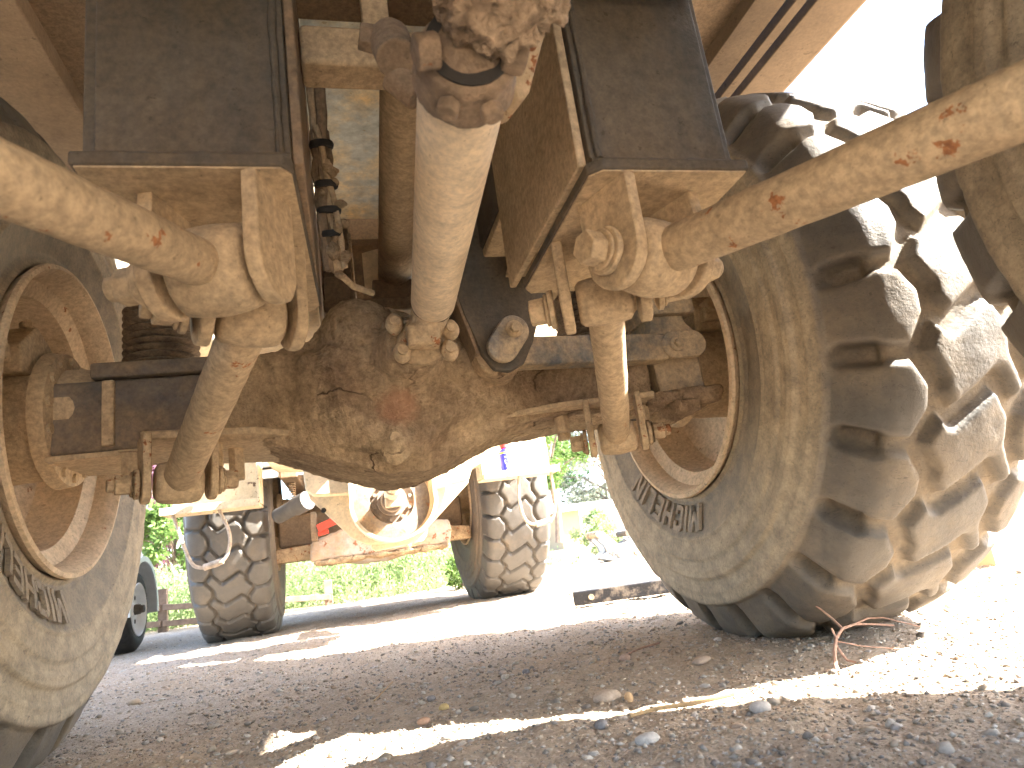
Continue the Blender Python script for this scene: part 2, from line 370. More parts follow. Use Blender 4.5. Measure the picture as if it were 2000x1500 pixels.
M['stone'] = t.done(t.mix(0.6, t.attr('col', 'Color'), t.ramp(sn, [(0.25, 0.6), (0.75, 1.3)]), 'MULTIPLY'), 0.9, t.bump(sn, 0.35, 0.002), spec=0.2)
parts = []
off = 0; VV = []; FF = []; CC = []
for a in ((4200, 0.0035, 0.0115, (-1.6, 2.4, -1.05, 2.2), ICO1V, ICO1F, 1.2, 0.6),):
    v, f, c = scatter_stones(*a); VV.append(v); FF.append(f+off); CC.append(c); off += len(v)
B0V = np.array([(1, 0, 0), (-1, 0, 0), (0, 1, 0), (0, -1, 0), (0, 0, 1), (0, 0, -1)], float)*1.1
B0F = np.array([(0, 2, 4), (2, 1, 4), (1, 3, 4), (3, 0, 4), (2, 0, 5), (1, 2, 5), (3, 1, 5), (0, 3, 5)])
v, f, c = scatter_stones(85000, 0.0016, 0.0062, (-2.2, 3.2, -1.1, 4.2), B0V, B0F, 1.3, 0.7)
VV.append(v); FF.append(f+off); CC.append(c)
obj('gravel', smoothall(rawmesh('gravel', np.concatenate(VV), np.concatenate(FF), {'col': np.concatenate(CC)})), 'stone', kind='stuff', label='small mixed gravel spread over the dusty ground', cat='gravel')

# ------------------------------------------------------------------ the truck
TR = empty('articulated_dump_truck', label='muddy articulated dump truck seen from below, with chunky tyres, axles and torque rods', cat='dump truck')

def tyre_mesh(name, R, W, rim_r, pitches, per, nt, gdepth, ghalf, ribs=True, square=False):
    """carcass and tread as one surface; tread lugs come from a height field over (circumference, cross-section)"""
    hw = W/2; kx = hw/0.2825; tw = 0.222*kx
    prof = [(0, R), (0.10*kx, R-0.004), (0.15*kx, R-0.010), (0.185*kx, R-0.019), (0.206*kx, R-0.031), (0.221*kx, R-0.050), (0.236*kx, R-0.078), (0.252*kx, R-0.108), (0.265*kx, R-0.138)]
    if square:
        tw = 0.246*kx
        prof = [(0, R), (0.15*kx, R-0.003), (0.21*kx, R-0.009), (0.233*kx, R-0.018), (0.246*kx, R-0.034), (0.254*kx, R-0.065), (0.262*kx, R-0.10), (0.268*kx, R-0.138)]
    nside = [(hw*0.965, R-0.165), (hw*0.985, R-0.20), (hw*0.998, R-0.24), (hw*1.0, R-0.27), (hw*0.985, R-0.31), (hw*0.955, R-0.345), (hw*0.92, R-0.375), (hw*0.90, rim_r+0.012), (hw*0.80, rim_r-0.01), (hw*0.70, rim_r-0.02)]
    P = np.array(prof+nside)
    # resample by arclength
    from_len = np.concatenate([[0], np.cumsum(np.hypot(*np.diff(P, axis=0).T))])
    tl = from_len[len(prof)-1]
    a = np.concatenate([np.linspace(0, tl, nt), np.linspace(tl, from_len[-1], 74)[1:]])
    px = np.interp(a, from_len, P[:, 0]); pr = np.interp(a, from_len, P[:, 1])
    k = np.array([1, 2, 3, 2, 1.])/9
    def sm(q):
        e = np.concatenate([[q[0]]*2, q, [q[-1]]*2]); return np.convolve(e, k, 'valid')
    px2, pr2 = sm(px), sm(pr); px2[0] = 0
    A = np.concatenate([-a[:0:-1], a]); X = np.concatenate([-px2[:0:-1], px2]); Rr = np.concatenate([pr2[:0:-1], pr2])
    nrm = np.stack([np.gradient(Rr), -np.gradient(X)], -1); nrm = -nrm/np.linalg.norm(nrm, axis=1)[:, None]
    if ribs:
        bump = np.zeros_like(A)
        for rc, wd, ht in ((R-0.118, 0.050, 0.011), (R-0.185, 0.045, 0.008), (R-0.235, 0.030, 0.005), (R-0.290, 0.024, 0.005)):   # stepped rings, sharp outer edge
            bump += ht*np.clip(1-(rc-Rr)/wd, 0, 1)*sstep(rc-Rr, -0.003, 0.002)
        for rc, wd, ht in ((rim_r+0.020, 0.006, 0.008), (rim_r+0.034, 0.004, 0.005), (R-0.205, 0.003, 0.003), (R-0.150, 0.003, 0.003)): bump += ht*np.exp(-((Rr-rc)/wd)**2)
        band = sstep(Rr, rim_r+0.024, rim_r+0.030)*(1-sstep(Rr, R-0.300, R-0.292))
        bump = (bump-0.003*band)*(np.abs(X) > hw*0.86)
        X = X+bump*nrm[:, 0]; Rr = Rr+bump*nrm[:, 1]
    p = 2*math.pi*R/pitches
    s = (np.arange(per)+0.5)/per*p
    S, AA = np.meshgrid(s, A, indexing='ij')
    xs = tw
    segs = []
    zz = 0.62*xs; zi = 0.44*xs                                   # outer and inner reach of the shoulder zigzag
    ro = 0.45*p                                                  # phase shift of the right shoulder
    for sg, ph in ((-1, 0.0), (1, ro)):
        for k in range(-2, 3):
            b = ph+k*p
            segs += [((sg*tl*0.84, b+0.02*p*sg), (sg*zz, b)), ((sg*zz, b), (sg*zi, b+0.32*p)), ((sg*zi, b+0.32*p), (sg*zi, b+0.62*p)), ((sg*zi, b+0.62*p), (sg*zz, b+p))]
    for k in range(-3, 4):
        b = 0.47*p+k*p
        segs += [((-zi, b), (-0.27*xs, b+0.26*p)), ((-0.27*xs, b+0.26*p), (0.2*xs, b-0.14*p)), ((0.2*xs, b-0.14*p), (zi, b+0.28*p))]
    D = np.full(S.shape, 9.0)
    for (x1, y1), (x2, y2) in segs:
        dx, dy = x2-x1, y2-y1; L2 = dx*dx+dy*dy
        tt = np.clip(((AA-x1)*dx+(S-y1)*dy)/L2, 0, 1); d = np.hypot(AA-x1-tt*dx, S-y1-tt*dy)
        lat = abs(x1) > zz+0.001
        d = d/(0.9+0.35*sstep(np.abs(AA), tw*0.85, tw*1.02) if lat else 1.0)
        D = np.minimum(D, d)
    hgt = sstep(D, ghalf*0.55, ghalf*1.45)                        # 1 on lugs
    fade = 1-sstep(np.abs(A), tl*0.95, tl*1.0)
    shd = 1+1.3*sstep(np.abs(A), tw*0.85, tw*1.05)
    dep = (1-hgt)*fade[None]*shd[None]*gdepth
    # worn, rounded lug crowns
    dep = dep + 0.0015*fade[None]*(1-sstep(D, ghalf, ghalf*2.0))
    N = pitches*per
    dep = np.tile(dep, (pitches, 1)); lug = np.tile(np.where(fade[None] > 0.02, hgt*fade[None]+(1-fade[None]), 1.0), (pitches, 1))
    dep += 0.005*(fbm(np.arange(N)[:, None]*0.11+A[None]*0, A[None]*18+np.arange(N)[:, None]*0.02, 3, 21)-0.5)*fade[None]
    x = X[None]-dep*nrm[None, :, 0]; r = Rr[None]-dep*nrm[None, :, 1]
    th = (np.arange(N)/N*2*math.pi)[:, None]
    y = r*np.cos(th); z = r*np.sin(th)
    fl = -(R-0.030); below = np.clip(fl-z, 0, 1); z = np.maximum(z, fl)
    bul = np.exp(-((z-fl)/0.13)**2)*np.exp(-(y/0.28)**2); x = x*(1+0.035*bul)
    v = np.stack([x+0*y, y, z], -1).reshape(-1, 3); m = len(A)
    J = np.arange(N*m).reshape(N, m); J2 = np.roll(J, -1, 0)
    f = np.stack([J[:, :-1], J[:, 1:], J2[:, 1:], J2[:, :-1]], -1).reshape(-1, 4)
    sd_ = sstep(np.abs(A), tl*0.86, tl*1.0)*(1-0.30*(band if ribs else 0))
    side = np.tile(sd_[None], (N, 1))
    me = rawmesh(name, v, f, {'lug': lug.reshape(-1), 'side': side.reshape(-1)})
    return smoothall(me)

RT = 0.768; RIMR = 0.345; WB = 0.565
ty_big = tyre_mesh('tyre', RT, WB, RIMR, 26, 30, 64, 0.023, 0.0185)
ty_front = tyre_mesh('tyre_front', 0.775, 0.49, 0.35, 31, 20, 44, 0.024, 0.0082, square=True)

def rim_mb(xi, sgn=1.0):
    m = MB()                                   # seen from the inner side; lathe along +X from the inner flange
    pr = [(0.020, RIMR-0.002), (-0.012, RIMR+0.018), (-0.020, RIMR+0.016), (-0.022, RIMR+0.006), (-0.012, RIMR-0.002), (0.010, RIMR-0.012), (0.034, RIMR-0.016), (0.044, RIMR-0.040), (0.052, RIMR-0.052), (0.13, RIMR-0.058), (0.155, RIMR-0.066), (0.18, RIMR-0.095), (0.19, RIMR-0.13), (0.19, 0.10), (0.205, 0.10), (0.215, RIMR-0.10), (0.46, RIMR-0.04), (0.50, RIMR+0.01), (0.50, RIMR-0.01)]
    m.lathe((xi, 0, 0), (1, 0, 0), pr, 72, cap=False); return m

GLYPH = {'M': (0.95, [[(0, 0), (0.2, 0), (0.2, 1), (0, 1)], [(0.75, 0), (0.95, 0), (0.95, 1), (0.75, 1)], [(0.10, 1), (0.30, 1), (0.57, 0.25), (0.38, 0.25)], [(0.65, 1), (0.85, 1), (0.57, 0.25), (0.38, 0.25)]]),
         'I': (0.2, [[(0, 0), (0.2, 0), (0.2, 1), (0, 1)]]),
         'C': (0.75, [[(0, 0.15), (0.21, 0.22), (0.21, 0.78), (0, 0.85)], [(0, 0.85), (0.21, 0.78), (0.30, 0.80), (0.18, 1)], [(0.18, 0), (0.30, 0.2), (0.21, 0.22), (0, 0.15)], [(0.18, 1), (0.30, 0.8), (0.58, 0.8), (0.66, 1)], [(0.18, 0), (0.66, 0), (0.58, 0.2), (0.30, 0.2)], [(0.66, 1), (0.58, 0.8), (0.56, 0.64), (0.75, 0.64), (0.75, 0.88)], [(0.66, 0), (0.75, 0.12), (0.75, 0.36), (0.56, 0.36), (0.58, 0.2)]]),
         'H': (0.8, [[(0, 0), (0.2, 0), (0.2, 1), (0, 1)], [(0.6, 0), (0.8, 0), (0.8, 1), (0.6, 1)], [(0.2, 0.4), (0.6, 0.4), (0.6, 0.6), (0.2, 0.6)]]),
         'E': (0.68, [[(0, 0), (0.2, 0), (0.2, 1), (0, 1)], [(0.2, 0), (0.68, 0), (0.68, 0.2), (0.2, 0.2)], [(0.2, 0.41), (0.62, 0.41), (0.62, 0.6), (0.2, 0.6)], [(0.2, 0.8), (0.68, 0.8), (0.68, 1), (0.2, 1)]]),
         'L': (0.65, [[(0, 0), (0.2, 0), (0.2, 1), (0, 1)], [(0.2, 0), (0.65, 0), (0.65, 0.2), (0.2, 0.2)]]),
         'N': (0.85, [[(0, 0), (0.2, 0), (0.2, 1), (0, 1)], [(0.65, 0), (0.85, 0), (0.85, 1), (0.65, 1)], [(0.10, 1), (0.30, 1), (0.75, 0), (0.55, 0)]])}
def letters(parent, start_deg, rad, xface, ux=0.060, uy=0.072, mat='letter'):
    """raised sidewall lettering, tops outward, reading clockwise for someone facing the inner sidewall (at -X)"""
    bm = bmesh.new(); pen = 0.0
    for ch in 'MICHELIN':
        wd, polys = GLYPH[ch]
        for k, pl in enumerate(polys):
            h_ = 0.0052-0.0004*k; n_ = len(pl)
            lo = [bm.verts.new(((pen+x)*ux, y*uy, -0.004)) for x, y in pl]; hi = [bm.verts.new(((pen+x)*ux, y*uy, h_)) for x, y in pl]
            bm.faces.new(hi); bm.faces.new(lo[::-1])
            for i in range(n_): bm.faces.new((lo[i], lo[(i+1) % n_], hi[(i+1) % n_], hi[i]))
        pen += wd+0.17
    for it in range(4):
        bmesh.ops.triangulate(bm, faces=bm.faces); ed = [e for e in bm.edges if e.calc_length() > 0.014]
        if ed: bmesh.ops.subdivide_edges(bm, edges=ed, cuts=1)
    bmesh.ops.triangulate(bm, faces=bm.faces); bmesh.ops.recalc_face_normals(bm, faces=bm.faces)
    me = bpy.data.meshes.new('lettering'); bm.to_mesh(me); bm.free()
    n = len(me.vertices); co = np.zeros(n*3); me.vertices.foreach_get('co', co); co = co.reshape(-1, 3)
    ang = math.radians(start_deg)+co[:, 0]/rad; rr = rad+co[:, 1]      # viewer looks along +X: his right is -Y
    me.vertices.foreach_set('co', np.stack([xface(rr)-co[:, 2], -rr*np.sin(ang), rr*np.cos(ang)], -1).ravel()); me.update()
    for nm, val in (('lug', 1.0), ('side', 1.0)):
        at_ = me.attributes.new(nm, 'FLOAT', 'POINT'); at_.data.foreach_set('value', np.full(n, val, np.float32))
    return obj('lettering', me, mat, parent, label='raised brand lettering on the sidewall')

def sidewall_x(rr):            # inner sidewall position of the big tyre at radius rr (towards -X)
    H = WB/2; P = np.array([(H*0.90, RIMR+0.012), (H*0.92, RT-0.375), (H*0.955, RT-0.345), (H*0.985, RT-0.31), (H, RT-0.27), (H*0.998, RT-0.24), (H*0.985, RT-0.20)])
    P = P[np.argsort(P[:, 1])]; return -np.interp(rr, P[:, 1], P[:, 0])-0.003

def hub_mb(big=True):
    m = MB()                      # final drive and brake, lathe from the axle end outwards
    m.lathe((-0.36, 0, 0), (1, 0, 0), [(0, 0.075), (0, 0.105), (0.05, 0.118), (0.08, 0.118), (0.085, 0.155), (0.115, 0.16), (0.12, 0.135), (0.30, 0.145), (0.34, 0.16), (0.37, 0.05)], 48)
    return m
def wheel(name, loc, left=False, front=False, text=None):
    wv_ = empty(name, TR, loc)
    if left: wv_.rotation_euler = (0, 0, math.pi)
    obj('tyre', ty_front if front else ty_big, 'tyref' if front else 'tyre', wv_)
    xi = -0.262 if not front else -0.215
    rim_mb(xi).build('rim', 'rim', wv_, angle=30)
    hub_mb().build('hub', 'dust', wv_)
    if text is not None: letters(wv_, text, 0.384, sidewall_x)
    if not front:
        for k in range(14):
            a = 2*math.pi*k/14+0.1; q = (-0.262, 0.137*math.cos(a), 0.137*math.sin(a))
            if k == 0: b0 = MB().hexa((0, 0, 0), (-0.022, 0, 0), 0.012).build('bolt', 'dust', wv_); b0.location = q
            else: b = b0.copy(); COL.objects.link(b); b.location = q
    return wv_
TX = 1.042; TZ = 0.76
wmr = wheel('wheel', (TX, 0, TZ), text=174)
wml = wheel('wheel', (-TX, 0, TZ), left=True, text=181)
wrr = wheel('wheel', (TX-0.006, -1.665, TZ))
wrl = wheel('wheel', (-TX, -1.64, TZ), left=True)
wfl = wheel('wheel', (-0.862, 3.22, TZ), left=True, front=True); wfl.rotation_euler.z += 0.03
wfr = wheel('wheel', (0.892, 3.22, TZ), front=True); wfr.rotation_euler.z += 0.03

# ---- middle axle
AX = empty('middle_axle', TR)
axl = MB()
axl.prism([(x, -0.20, z) for x, z in ((-0.42, 0.668), (-0.38, 0.655), (-0.28, 0.612), (-0.16, 0.565), (-0.06, 0.53), (0.03, 0.53), (0.12, 0.56), (0.25, 0.615), (0.42, 0.636), (0.62, 0.645), (0.62, 0.745), (0.42, 0.755), (0.27, 0.775), (0.15, 0.84), (0.05, 0.90), (-0.02, 0.93), (-0.16, 0.93), (-0.21, 0.86), (-0.30, 0.835), (-0.42, 0.825))], (0, 0.36, 0))
fo_ = ((-0.38, 0.668), (-0.05, 0.53), (0.03, 0.53), (0.38, 0.634), (0.38, 0.76), (0.12, 0.86), (-0.02, 0.93), (-0.36, 0.83)); fi_ = ((-0.15, 0.675), (-0.07, 0.572), (0.0, 0.572), (0.15, 0.67), (0.16, 0.77), (0.06, 0.85), (-0.06, 0.87), (-0.17, 0.80))
axl.add([(x, -0.14, z) for x, z in fo_]+[(x, -0.272, z) for x, z in fi_], [tuple(range(8)), tuple(range(15, 7, -1))]+[(i, (i+1) % 8, 8+(i+1) % 8, 8+i) for i in range(8)])
axl.ell((-0.01, -0.19, 0.72), (0.15, 0.10, 0.12)); axl.ell((-0.10, -0.185, 0.855), (0.095, 0.10, 0.095))
axl.lathe((0.005, -0.15, 0.785), (0.02, -1, -0.01), [(0, 0.13), (0.12, 0.085), (0.20, 0.060)], 24)
axl.ell((-0.045, -0.262, 0.585), (0.035, 0.028, 0.05))
axl.build('differential_housing', mudmat('caked_mud_with_rust_stain', stain=(-0.035, -0.275, 0.665)), AX, remesh=0.007, disp=((0.013, 0.10), (0.010, 0.022), (0.006, 0.009)), label='mud caked differential housing in the middle of the axle')
MB().hexa((-0.045, -0.262, 0.598), (-0.045, -0.290, 0.594), 0.016).build('drain_plug', 'dust', AX, bevel=0.003)
# axle beam to either side
for sg in (-1, 1):
    b = MB()
    if sg < 0: b.box((-0.775, -0.115, 0.655), (-0.36, 0.115, 0.82))
    else: b.box((0.44, -0.10, 0.645), (0.775, 0.10, 0.80))
    b.build('axle_beam', 'axlesteel', AX, bevel=0.012)
MB().box((-0.69, -0.125, 0.822), (-0.42, 0.06, 0.858)).build('spring_seat', 'axlesteel', AX, bevel=0.006)
MB().box((-0.665, -0.128, 0.665), (-0.640, -0.112, 0.815)).build('rib', 'dust', AX, bevel=0.004)
MB().box((-0.772, -0.128, 0.640), (-0.62, 0.10, 0.653)).build('lower_flange', 'dust', AX, bevel=0.003)
# bottom flange of the right side, its plate sticks out to the rear
fl = MB().prism([(0.16, -0.17, 0.628), (0.34, -0.245, 0.636), (0.60, -0.245, 0.643), (0.68, -0.10, 0.646), (0.68, 0.08, 0.646), (0.2, 0.1, 0.63)], (0, 0, 0.016))
fl.build('lower_flange', 'dust', AX, bevel=0.004, disp=((0.012, 0.06),))
fl = MB().prism([(-0.16, -0.17, 0.62), (-0.34, -0.225, 0.644), (-0.56, -0.225, 0.651), (-0.62, 0.08, 0.651), (-0.2, 0.1, 0.62)], (0, 0, 0.016))
fl.build('lower_flange', 'dust', AX, bevel=0.004, disp=((0.012, 0.06),))
MB().box((0.40, -0.17, 0.655), (0.415, -0.10, 0.76)).build('rib', 'dust', AX, bevel=0.003)
# clamp bolts hanging below the beam
for x, y, l in ((-0.43, -0.16, 0.06), (-0.395, -0.10, 0.075), (-0.60, -0.15, 0.055), (0.375, -0.17, 0.05), (0.40, -0.10, 0.06), (0.23, -0.05, 0.03), (0.60, -0.16, 0.05)):
    bb = MB().box((x-0.02, y-0.02, 0.585+0.055), (x+0.02, y+0.02, 0.645)); bb.hexa((x, y, 0.64), (x, y, 0.64-l), 0.018)
    bb.build('clamp_bolt', 'dust', AX, bevel=0.003, disp=((0.006, 0.03),))
# brackets for the torque rods under the beam
FB = {}
for sg in (-1, 1):
    ex = 0.487*sg; ey = -0.235; ez = 0.553; FB[sg] = V(ex, ey, ez)
# spring on the left and on the right
for sg in (-1, 1):
    sp = MB(); prof = [(0, 0.07)]
    for k in range(9):
        z0 = k*0.019; prof += [(z0+0.002, 0.086), (z0+0.007, 0.093), (z0+0.012, 0.086), (z0+0.0145, 0.074), (z0+0.017, 0.074)]
    prof += [(0.175, 0.06)]
    q = sp.lathe((sg*0.60, 0.12, 0.905), (0, 0, 1), prof, 40).build('rubber_spring', 'springrub', AX, angle=60, label='black ribbed rubber spring standing on the axle')
    MB().box((sg*0.60-0.11, 0.02, 0.858), (sg*0.60+0.11, 0.22, 0.905)).build('spring_seat', 'axlesteel', AX, bevel=0.005)
# brake calipers / swivel housings at the axle ends
def caliper(sg):
    c = MB()
    y0 = -0.06
    c.prism([(0, y0-0.09, 0.84), (0, y0+0.05, 0.85), (0, y0+0.06, 0.93), (0, y0-0.02, 0.965), (0, y0-0.07, 0.925), (0, y0-0.10, 0.90)], (0.11, 0, 0))
    c.box((0.02, y0-0.12, 0.86), (0.08, y0-0.08, 0.90)); c.cyl((0.05, y0-0.06, 0.90), (0.05, y0-0.13, 0.905), 0.022)
    c.hexa((0.03, y0-0.01, 0.965), (0.03, y0-0.01, 0.985), 0.014)
    c.v = [(0.81+p[0], p[1], p[2]) for p in c.v]
    if sg < 0: c.v = [(-p[0], p[1], p[2]) for p in c.v]
    return c
for sg in (-1, 1): caliper(sg).build('brake_caliper', 'dust', AX, bevel=0.006, disp=((0.014, 0.04),))
# right end: bracket block carrying the lateral rod
eb = MB()
eb.prism([(0.655, -0.19, z) if False else (x, -0.20, z) for x, z in ((0.645, 0.655), (0.775, 0.655), (0.775, 0.83), (0.755, 0.85), (0.75, 0.88), (0.655, 0.88), (0.65, 0.84), (0.635, 0.80))], (0, 0.14, 0))
eb.build('rod_bracket', 'steelblue', AX, bevel=0.008)
MB().box((0.648, -0.225, 0.868), (0.775, -0.06, 0.912)).build('bracket_cap', 'steelblue', AX, bevel=0.005)
MB().box((0.60, -0.235, 0.628), (0.80, -0.02, 0.660)).build('bracket_foot', 'mud', AX, remesh=0.01, disp=((0.03, 0.05),))
MB().box((0.66, -0.25, 0.594), (0.72, -0.05, 0.632)).build('bracket_foot', 'mud', AX, remesh=0.01, disp=((0.03, 0.04),))

def slot_cap(c, d, L, r, th, nrm):                   # stadium shaped plate, centre c, long axis d
    d = unit(d); nrm = unit(nrm); u_ = np.cross(nrm, d); pts = []
    for k in range(13): a = -math.pi/2+math.pi*k/12; pts.append(V(*c)+d*(L/2+r*math.cos(a))+u_*r*math.sin(a))
    for k in range(13): a = math.pi/2+math.pi*k/12; pts.append(V(*c)+d*(-L/2+r*math.cos(a))+u_*r*math.sin(a))
    return MB().prism(pts, nrm*th)

# ---- lateral (panhard) rod
PH = empty('lateral_rod', TR)
pL = V(0.202, -0.30, 0.765); pR = V(0.685, -0.225, 0.775)
MB().bar((0.25, -0.285, 0.765), (0.66, -0.215, 0.773), 0.055, 0.070).build('rod_bar', 'steelblue', PH, bevel=0.006)
MB().cyl(pL+V(0, 0.07, 0), pL+V(0, -0.028, 0), 0.062, seg=28).build('rod_eye', 'mud', PH, bevel=0.004, disp=((0.012, 0.03),))
slot_cap(pL+V(0.012, -0.055, 0.012), (0.62, 0, 0.78), 0.046, 0.036, 0.016, (0, -1, 0)).build('pin_cap', 'steelblue', PH, bevel=0.004)
bo = MB().cyl(pL+V(0.028, -0.069, 0.032), pL+V(0.028, -0.075, 0.032), 0.020); bo.hexa(pL+V(0.028, -0.072, 0.032), pL+V(0.028, -0.086, 0.032), 0.012); bo.build('bolt', 'dust', PH, bevel=0.002)
slot_cap(pR+V(0.025, -0.006, 0.0), (1, 0, 0), 0.055, 0.036, 0.018, (0, -1, 0)).build('pin_cap', 'steelblue', PH, bevel=0.004)
bo = MB().cyl(pR+V(0.002, -0.022, 0), pR+V(0.002, -0.030, 0), 0.020); bo.hexa(pR+V(0.002, -0.024, 0), pR+V(0.002, -0.040, 0), 0.011); bo.build('bolt', 'steelblue', PH, bevel=0.002)

# ---- drive shaft between the middle and the rear axle
DS = empty('drive_shaft', TR)
d0 = V(0.046, -0.43, 0.840); d1 = V(-0.004, -1.06, 0.800)
sh0 = V(0.046, -0.44, 0.845); sh1 = V(-0.007, -1.08, 0.795)
M['shaft'] = dirty('pale_dusty_shaft_paint', (0.52, 0.47, 0.38), amt=0.85, scale=5, dust=(0.74, 0.605, 0.425), bump=0.12, streak=(1, 0.5, 1))
dd = unit(sh1-sh0)
MB().lathe(sh0, dd, [(-0.06, 0.038), (-0.052, 0.042), (-0.014, 0.042), (-0.010, 0.044), (-0.004, 0.046), (0.004, 0.046), (0.735, 0.046)], 48).build('shaft_tube', 'shaft', DS, angle=60)
MB().lathe(sh0, dd, [(-0.018, 0.0435), (-0.016, 0.0455), (-0.008, 0.0455), (-0.006, 0.0445)], 48, cap=False).build('weld_ring', 'steel', DS)
# flange and universal joint at the middle axle
uj = MB(); fc = V(0.022, -0.385, 0.782)
uj.lathe(fc+V(0, 0.05, 0), (0.01, -1, 0), [(0, 0.050), (0.02, 0.052), (0.035, 0.048)], 32)
uj.cyl(fc+V(0.0, 0.02, -0.005), sh0-dd*0.03, 0.034, 0.043)
uj.box(fc+V(-0.034, -0.045, -0.026), fc+V(0.034, 0.0, 0.020)); 
uj.build('universal_joint', 'dustrust', DS, remesh=0.006, disp=((0.006, 0.02),))
for dx, dz in ((-0.055, 0.035), (0.062, 0.016), (0.055, -0.03), (-0.045, -0.028)):
    e = MB(); c0 = fc+V(dx, 0.0, dz); e.ell(c0, (0.019, 0.018, 0.024)); e.cyl(c0, c0+V(0, -0.024, 0.0), 0.011, seg=10); e.build('flange_ear', 'dustrust', DS, disp=((0.004, 0.02),))
# universal joint at the near end
yk = MB(); yc = sh1+dd*0.110
yk.lathe(yc, dd, [(-0.030, 0.0465), (-0.028, 0.0525), (-0.012, 0.0525), (-0.008, 0.048), (0.018, 0.048), (0.026, 0.042)], 32)
yk.cyl(yc+dd*0.02, yc+dd*0.035, 0.030, 0.026)
yk.build('universal_joint', 'joint', DS, remesh=0.006, disp=((0.006, 0.03),), label='dusty universal joint at the near end of the shaft')
MB().cyl(yc+dd*0.0262, yc+dd*0.0285, 0.041, seg=32).build('joint_cavity_shade', 'blackrub', DS)  # black disc standing in for the shaded cavity in the joint end
for sx in (-1, 1):
    MB().cyl(yc+dd*0.034+V(sx*0.030, 0, -0.012), yc+dd*0.034+V(sx*0.052, 0, -0.016), 0.016, seg=16).build('bearing_cap', 'joint', DS, bevel=0.003, disp=((0.004, 0.02),))
for dx, dz in ((0.016, -0.050), (-0.022, -0.047)):
    c0 = yc+dd*0.006+V(dx, 0, dz); MB().hexa(c0, c0+V(dx*0.2, 0, -0.014), 0.012).build('bolt', 'joint', DS, bevel=0.003)

# ---- rear axle nose and housing (over the camera)
RA = empty('rear_axle', TR)
ra = MB(); ra.lathe((-0.02, -1.60, 0.94), (0.03, 1, -0.10), [(0, 0.16), (0.16, 0.13), (0.26, 0.09), (0.30, 0.06), (0.315, 0.03)], 28)
ra.ell((0.046, -1.235, 0.842), (0.052, 0.045, 0.052)); ra.ell((-0.014, -1.262, 0.812), (0.056, 0.050, 0.052)); ra.ell((0.008, -1.245, 0.785), (0.042, 0.040, 0.036)); ra.ell((0.0, -1.62, 0.86), (0.24, 0.24, 0.22))
ra.box((-0.75, -1.86, 0.74), (0.75, -1.62, 0.92))
ra.build('rear_axle_housing', 'mudlight', RA, remesh=0.0055, disp=((0.03, 0.06), (0.034, 0.022, True)), label='pale clotted mud caked on the rear axle nose')
MB().prism([(0.095, -1.08, 0.99), (0.062, -1.02, 0.935), (0.060, -1.0, 0.878), (0.072, -0.985, 0.862), (0.086, -0.99, 0.875), (0.115, -1.03, 0.955), (0.13, -1.06, 1.02)], (0.02, -0.045, 0.01)).build('casting_fin', dirty('rusty_cast_fin', (0.40, 0.30, 0.19), amt=0.9, rust=0.5, scale=7), RA, bevel=0.006, disp=((0.008, 0.03),))
vv = MB(); vv.cyl((-0.062, -1.0, 0.985), (-0.058, -1.03, 0.925), 0.026); vv.cyl((-0.062, -1.0, 0.93), (-0.03, -1.0, 0.90), 0.022); vv.hexa((-0.075, -1.0, 0.98), (-0.10, -1.0, 0.985), 0.018)
vv.build('breather_fitting', 'joint', RA, bevel=0.003, disp=((0.006, 0.02),))

# ---- torque rods
def ear(name, c, ax_, th, wd, top, bot, mat, parent):
    """rounded lug plate in the plane normal to ax_, hanging from height top to centre c, radius bot"""
    ax_ = unit(ax_); h = unit(np.cross((0, 0, 1), ax_)); pts = []
    pts += [c+h*wd*0.62+V(0, 0, top-c[2]), c-h*wd*0.62+V(0, 0, top-c[2])]
    for k in range(15):
        a = math.pi+math.pi*k/14; pts.append(c+h*math.cos(a)*bot+V(0, 0, math.sin(a)*bot))
    return MB().prism([p-ax_*th/2 for p in pts], ax_*th).build(name, mat, parent, bevel=0.004, disp=((0.004, 0.03),))

def pin(parent, c, ax_, half, r, side=-1, mat='dust', head=True):
    ax_ = unit(ax_)
    for s_, tag in ((side, 'nut'), (-side, 'bolt_head'))[:2 if head else 1]:
        p = c+ax_*half*s_; m = MB(); m.cyl(p, p+ax_*s_*0.010, r*1.9, seg=24); m.cyl(p+ax_*s_*0.010, p+ax_*s_*0.016, r*1.6, seg=24)
        m.hexa(p+ax_*s_*0.015, p+ax_*s_*0.042, r*1.35)
        if tag == 'nut': m.cyl(p+ax_*s_*0.042, p+ax_*s_*0.056, r*0.85, seg=16)
        m.build(tag, mat, parent, bevel=0.003, disp=((0.003, 0.02),))

def rod(parent_name, p0, p1, r, eye_r, eye_w, mat='rodrust', eye_mat='dust', ends=(1, 1)):
    rd = empty(parent_name, TR); d = unit(p1-p0); ax_ = unit(np.cross(d, (0, 0, 1))); L = np.linalg.norm(p1-p0)
    n = 26; ts = np.linspace(eye_r*0.6, L-eye_r*0.6, n); rr = np.full(n, r)
    rr[0] = rr[-1] = r*0.92
    MB().tube([p0+d*t_ for t_ in ts], rr, 32).build('rod_tube', mat, rd, disp=((0.003, 0.08), (0.0016, 0.02)), angle=60)
    for p in (p0, p1):
        m = MB(); hw_ = eye_w/2
        m.lathe(p-ax_*hw_, ax_, [(0, eye_r*0.74), (0.006, eye_r*0.93), (hw_*0.5, eye_r*1.0), (hw_, eye_r*1.03), (hw_*1.5, eye_r*1.0), (eye_w-0.006, eye_r*0.93), (eye_w, eye_r*0.74)], 32)
        m.build('rod_eye', eye_mat, rd, disp=((0.004, 0.05),), angle=50)
    return rd, d, ax_
EYE = {}
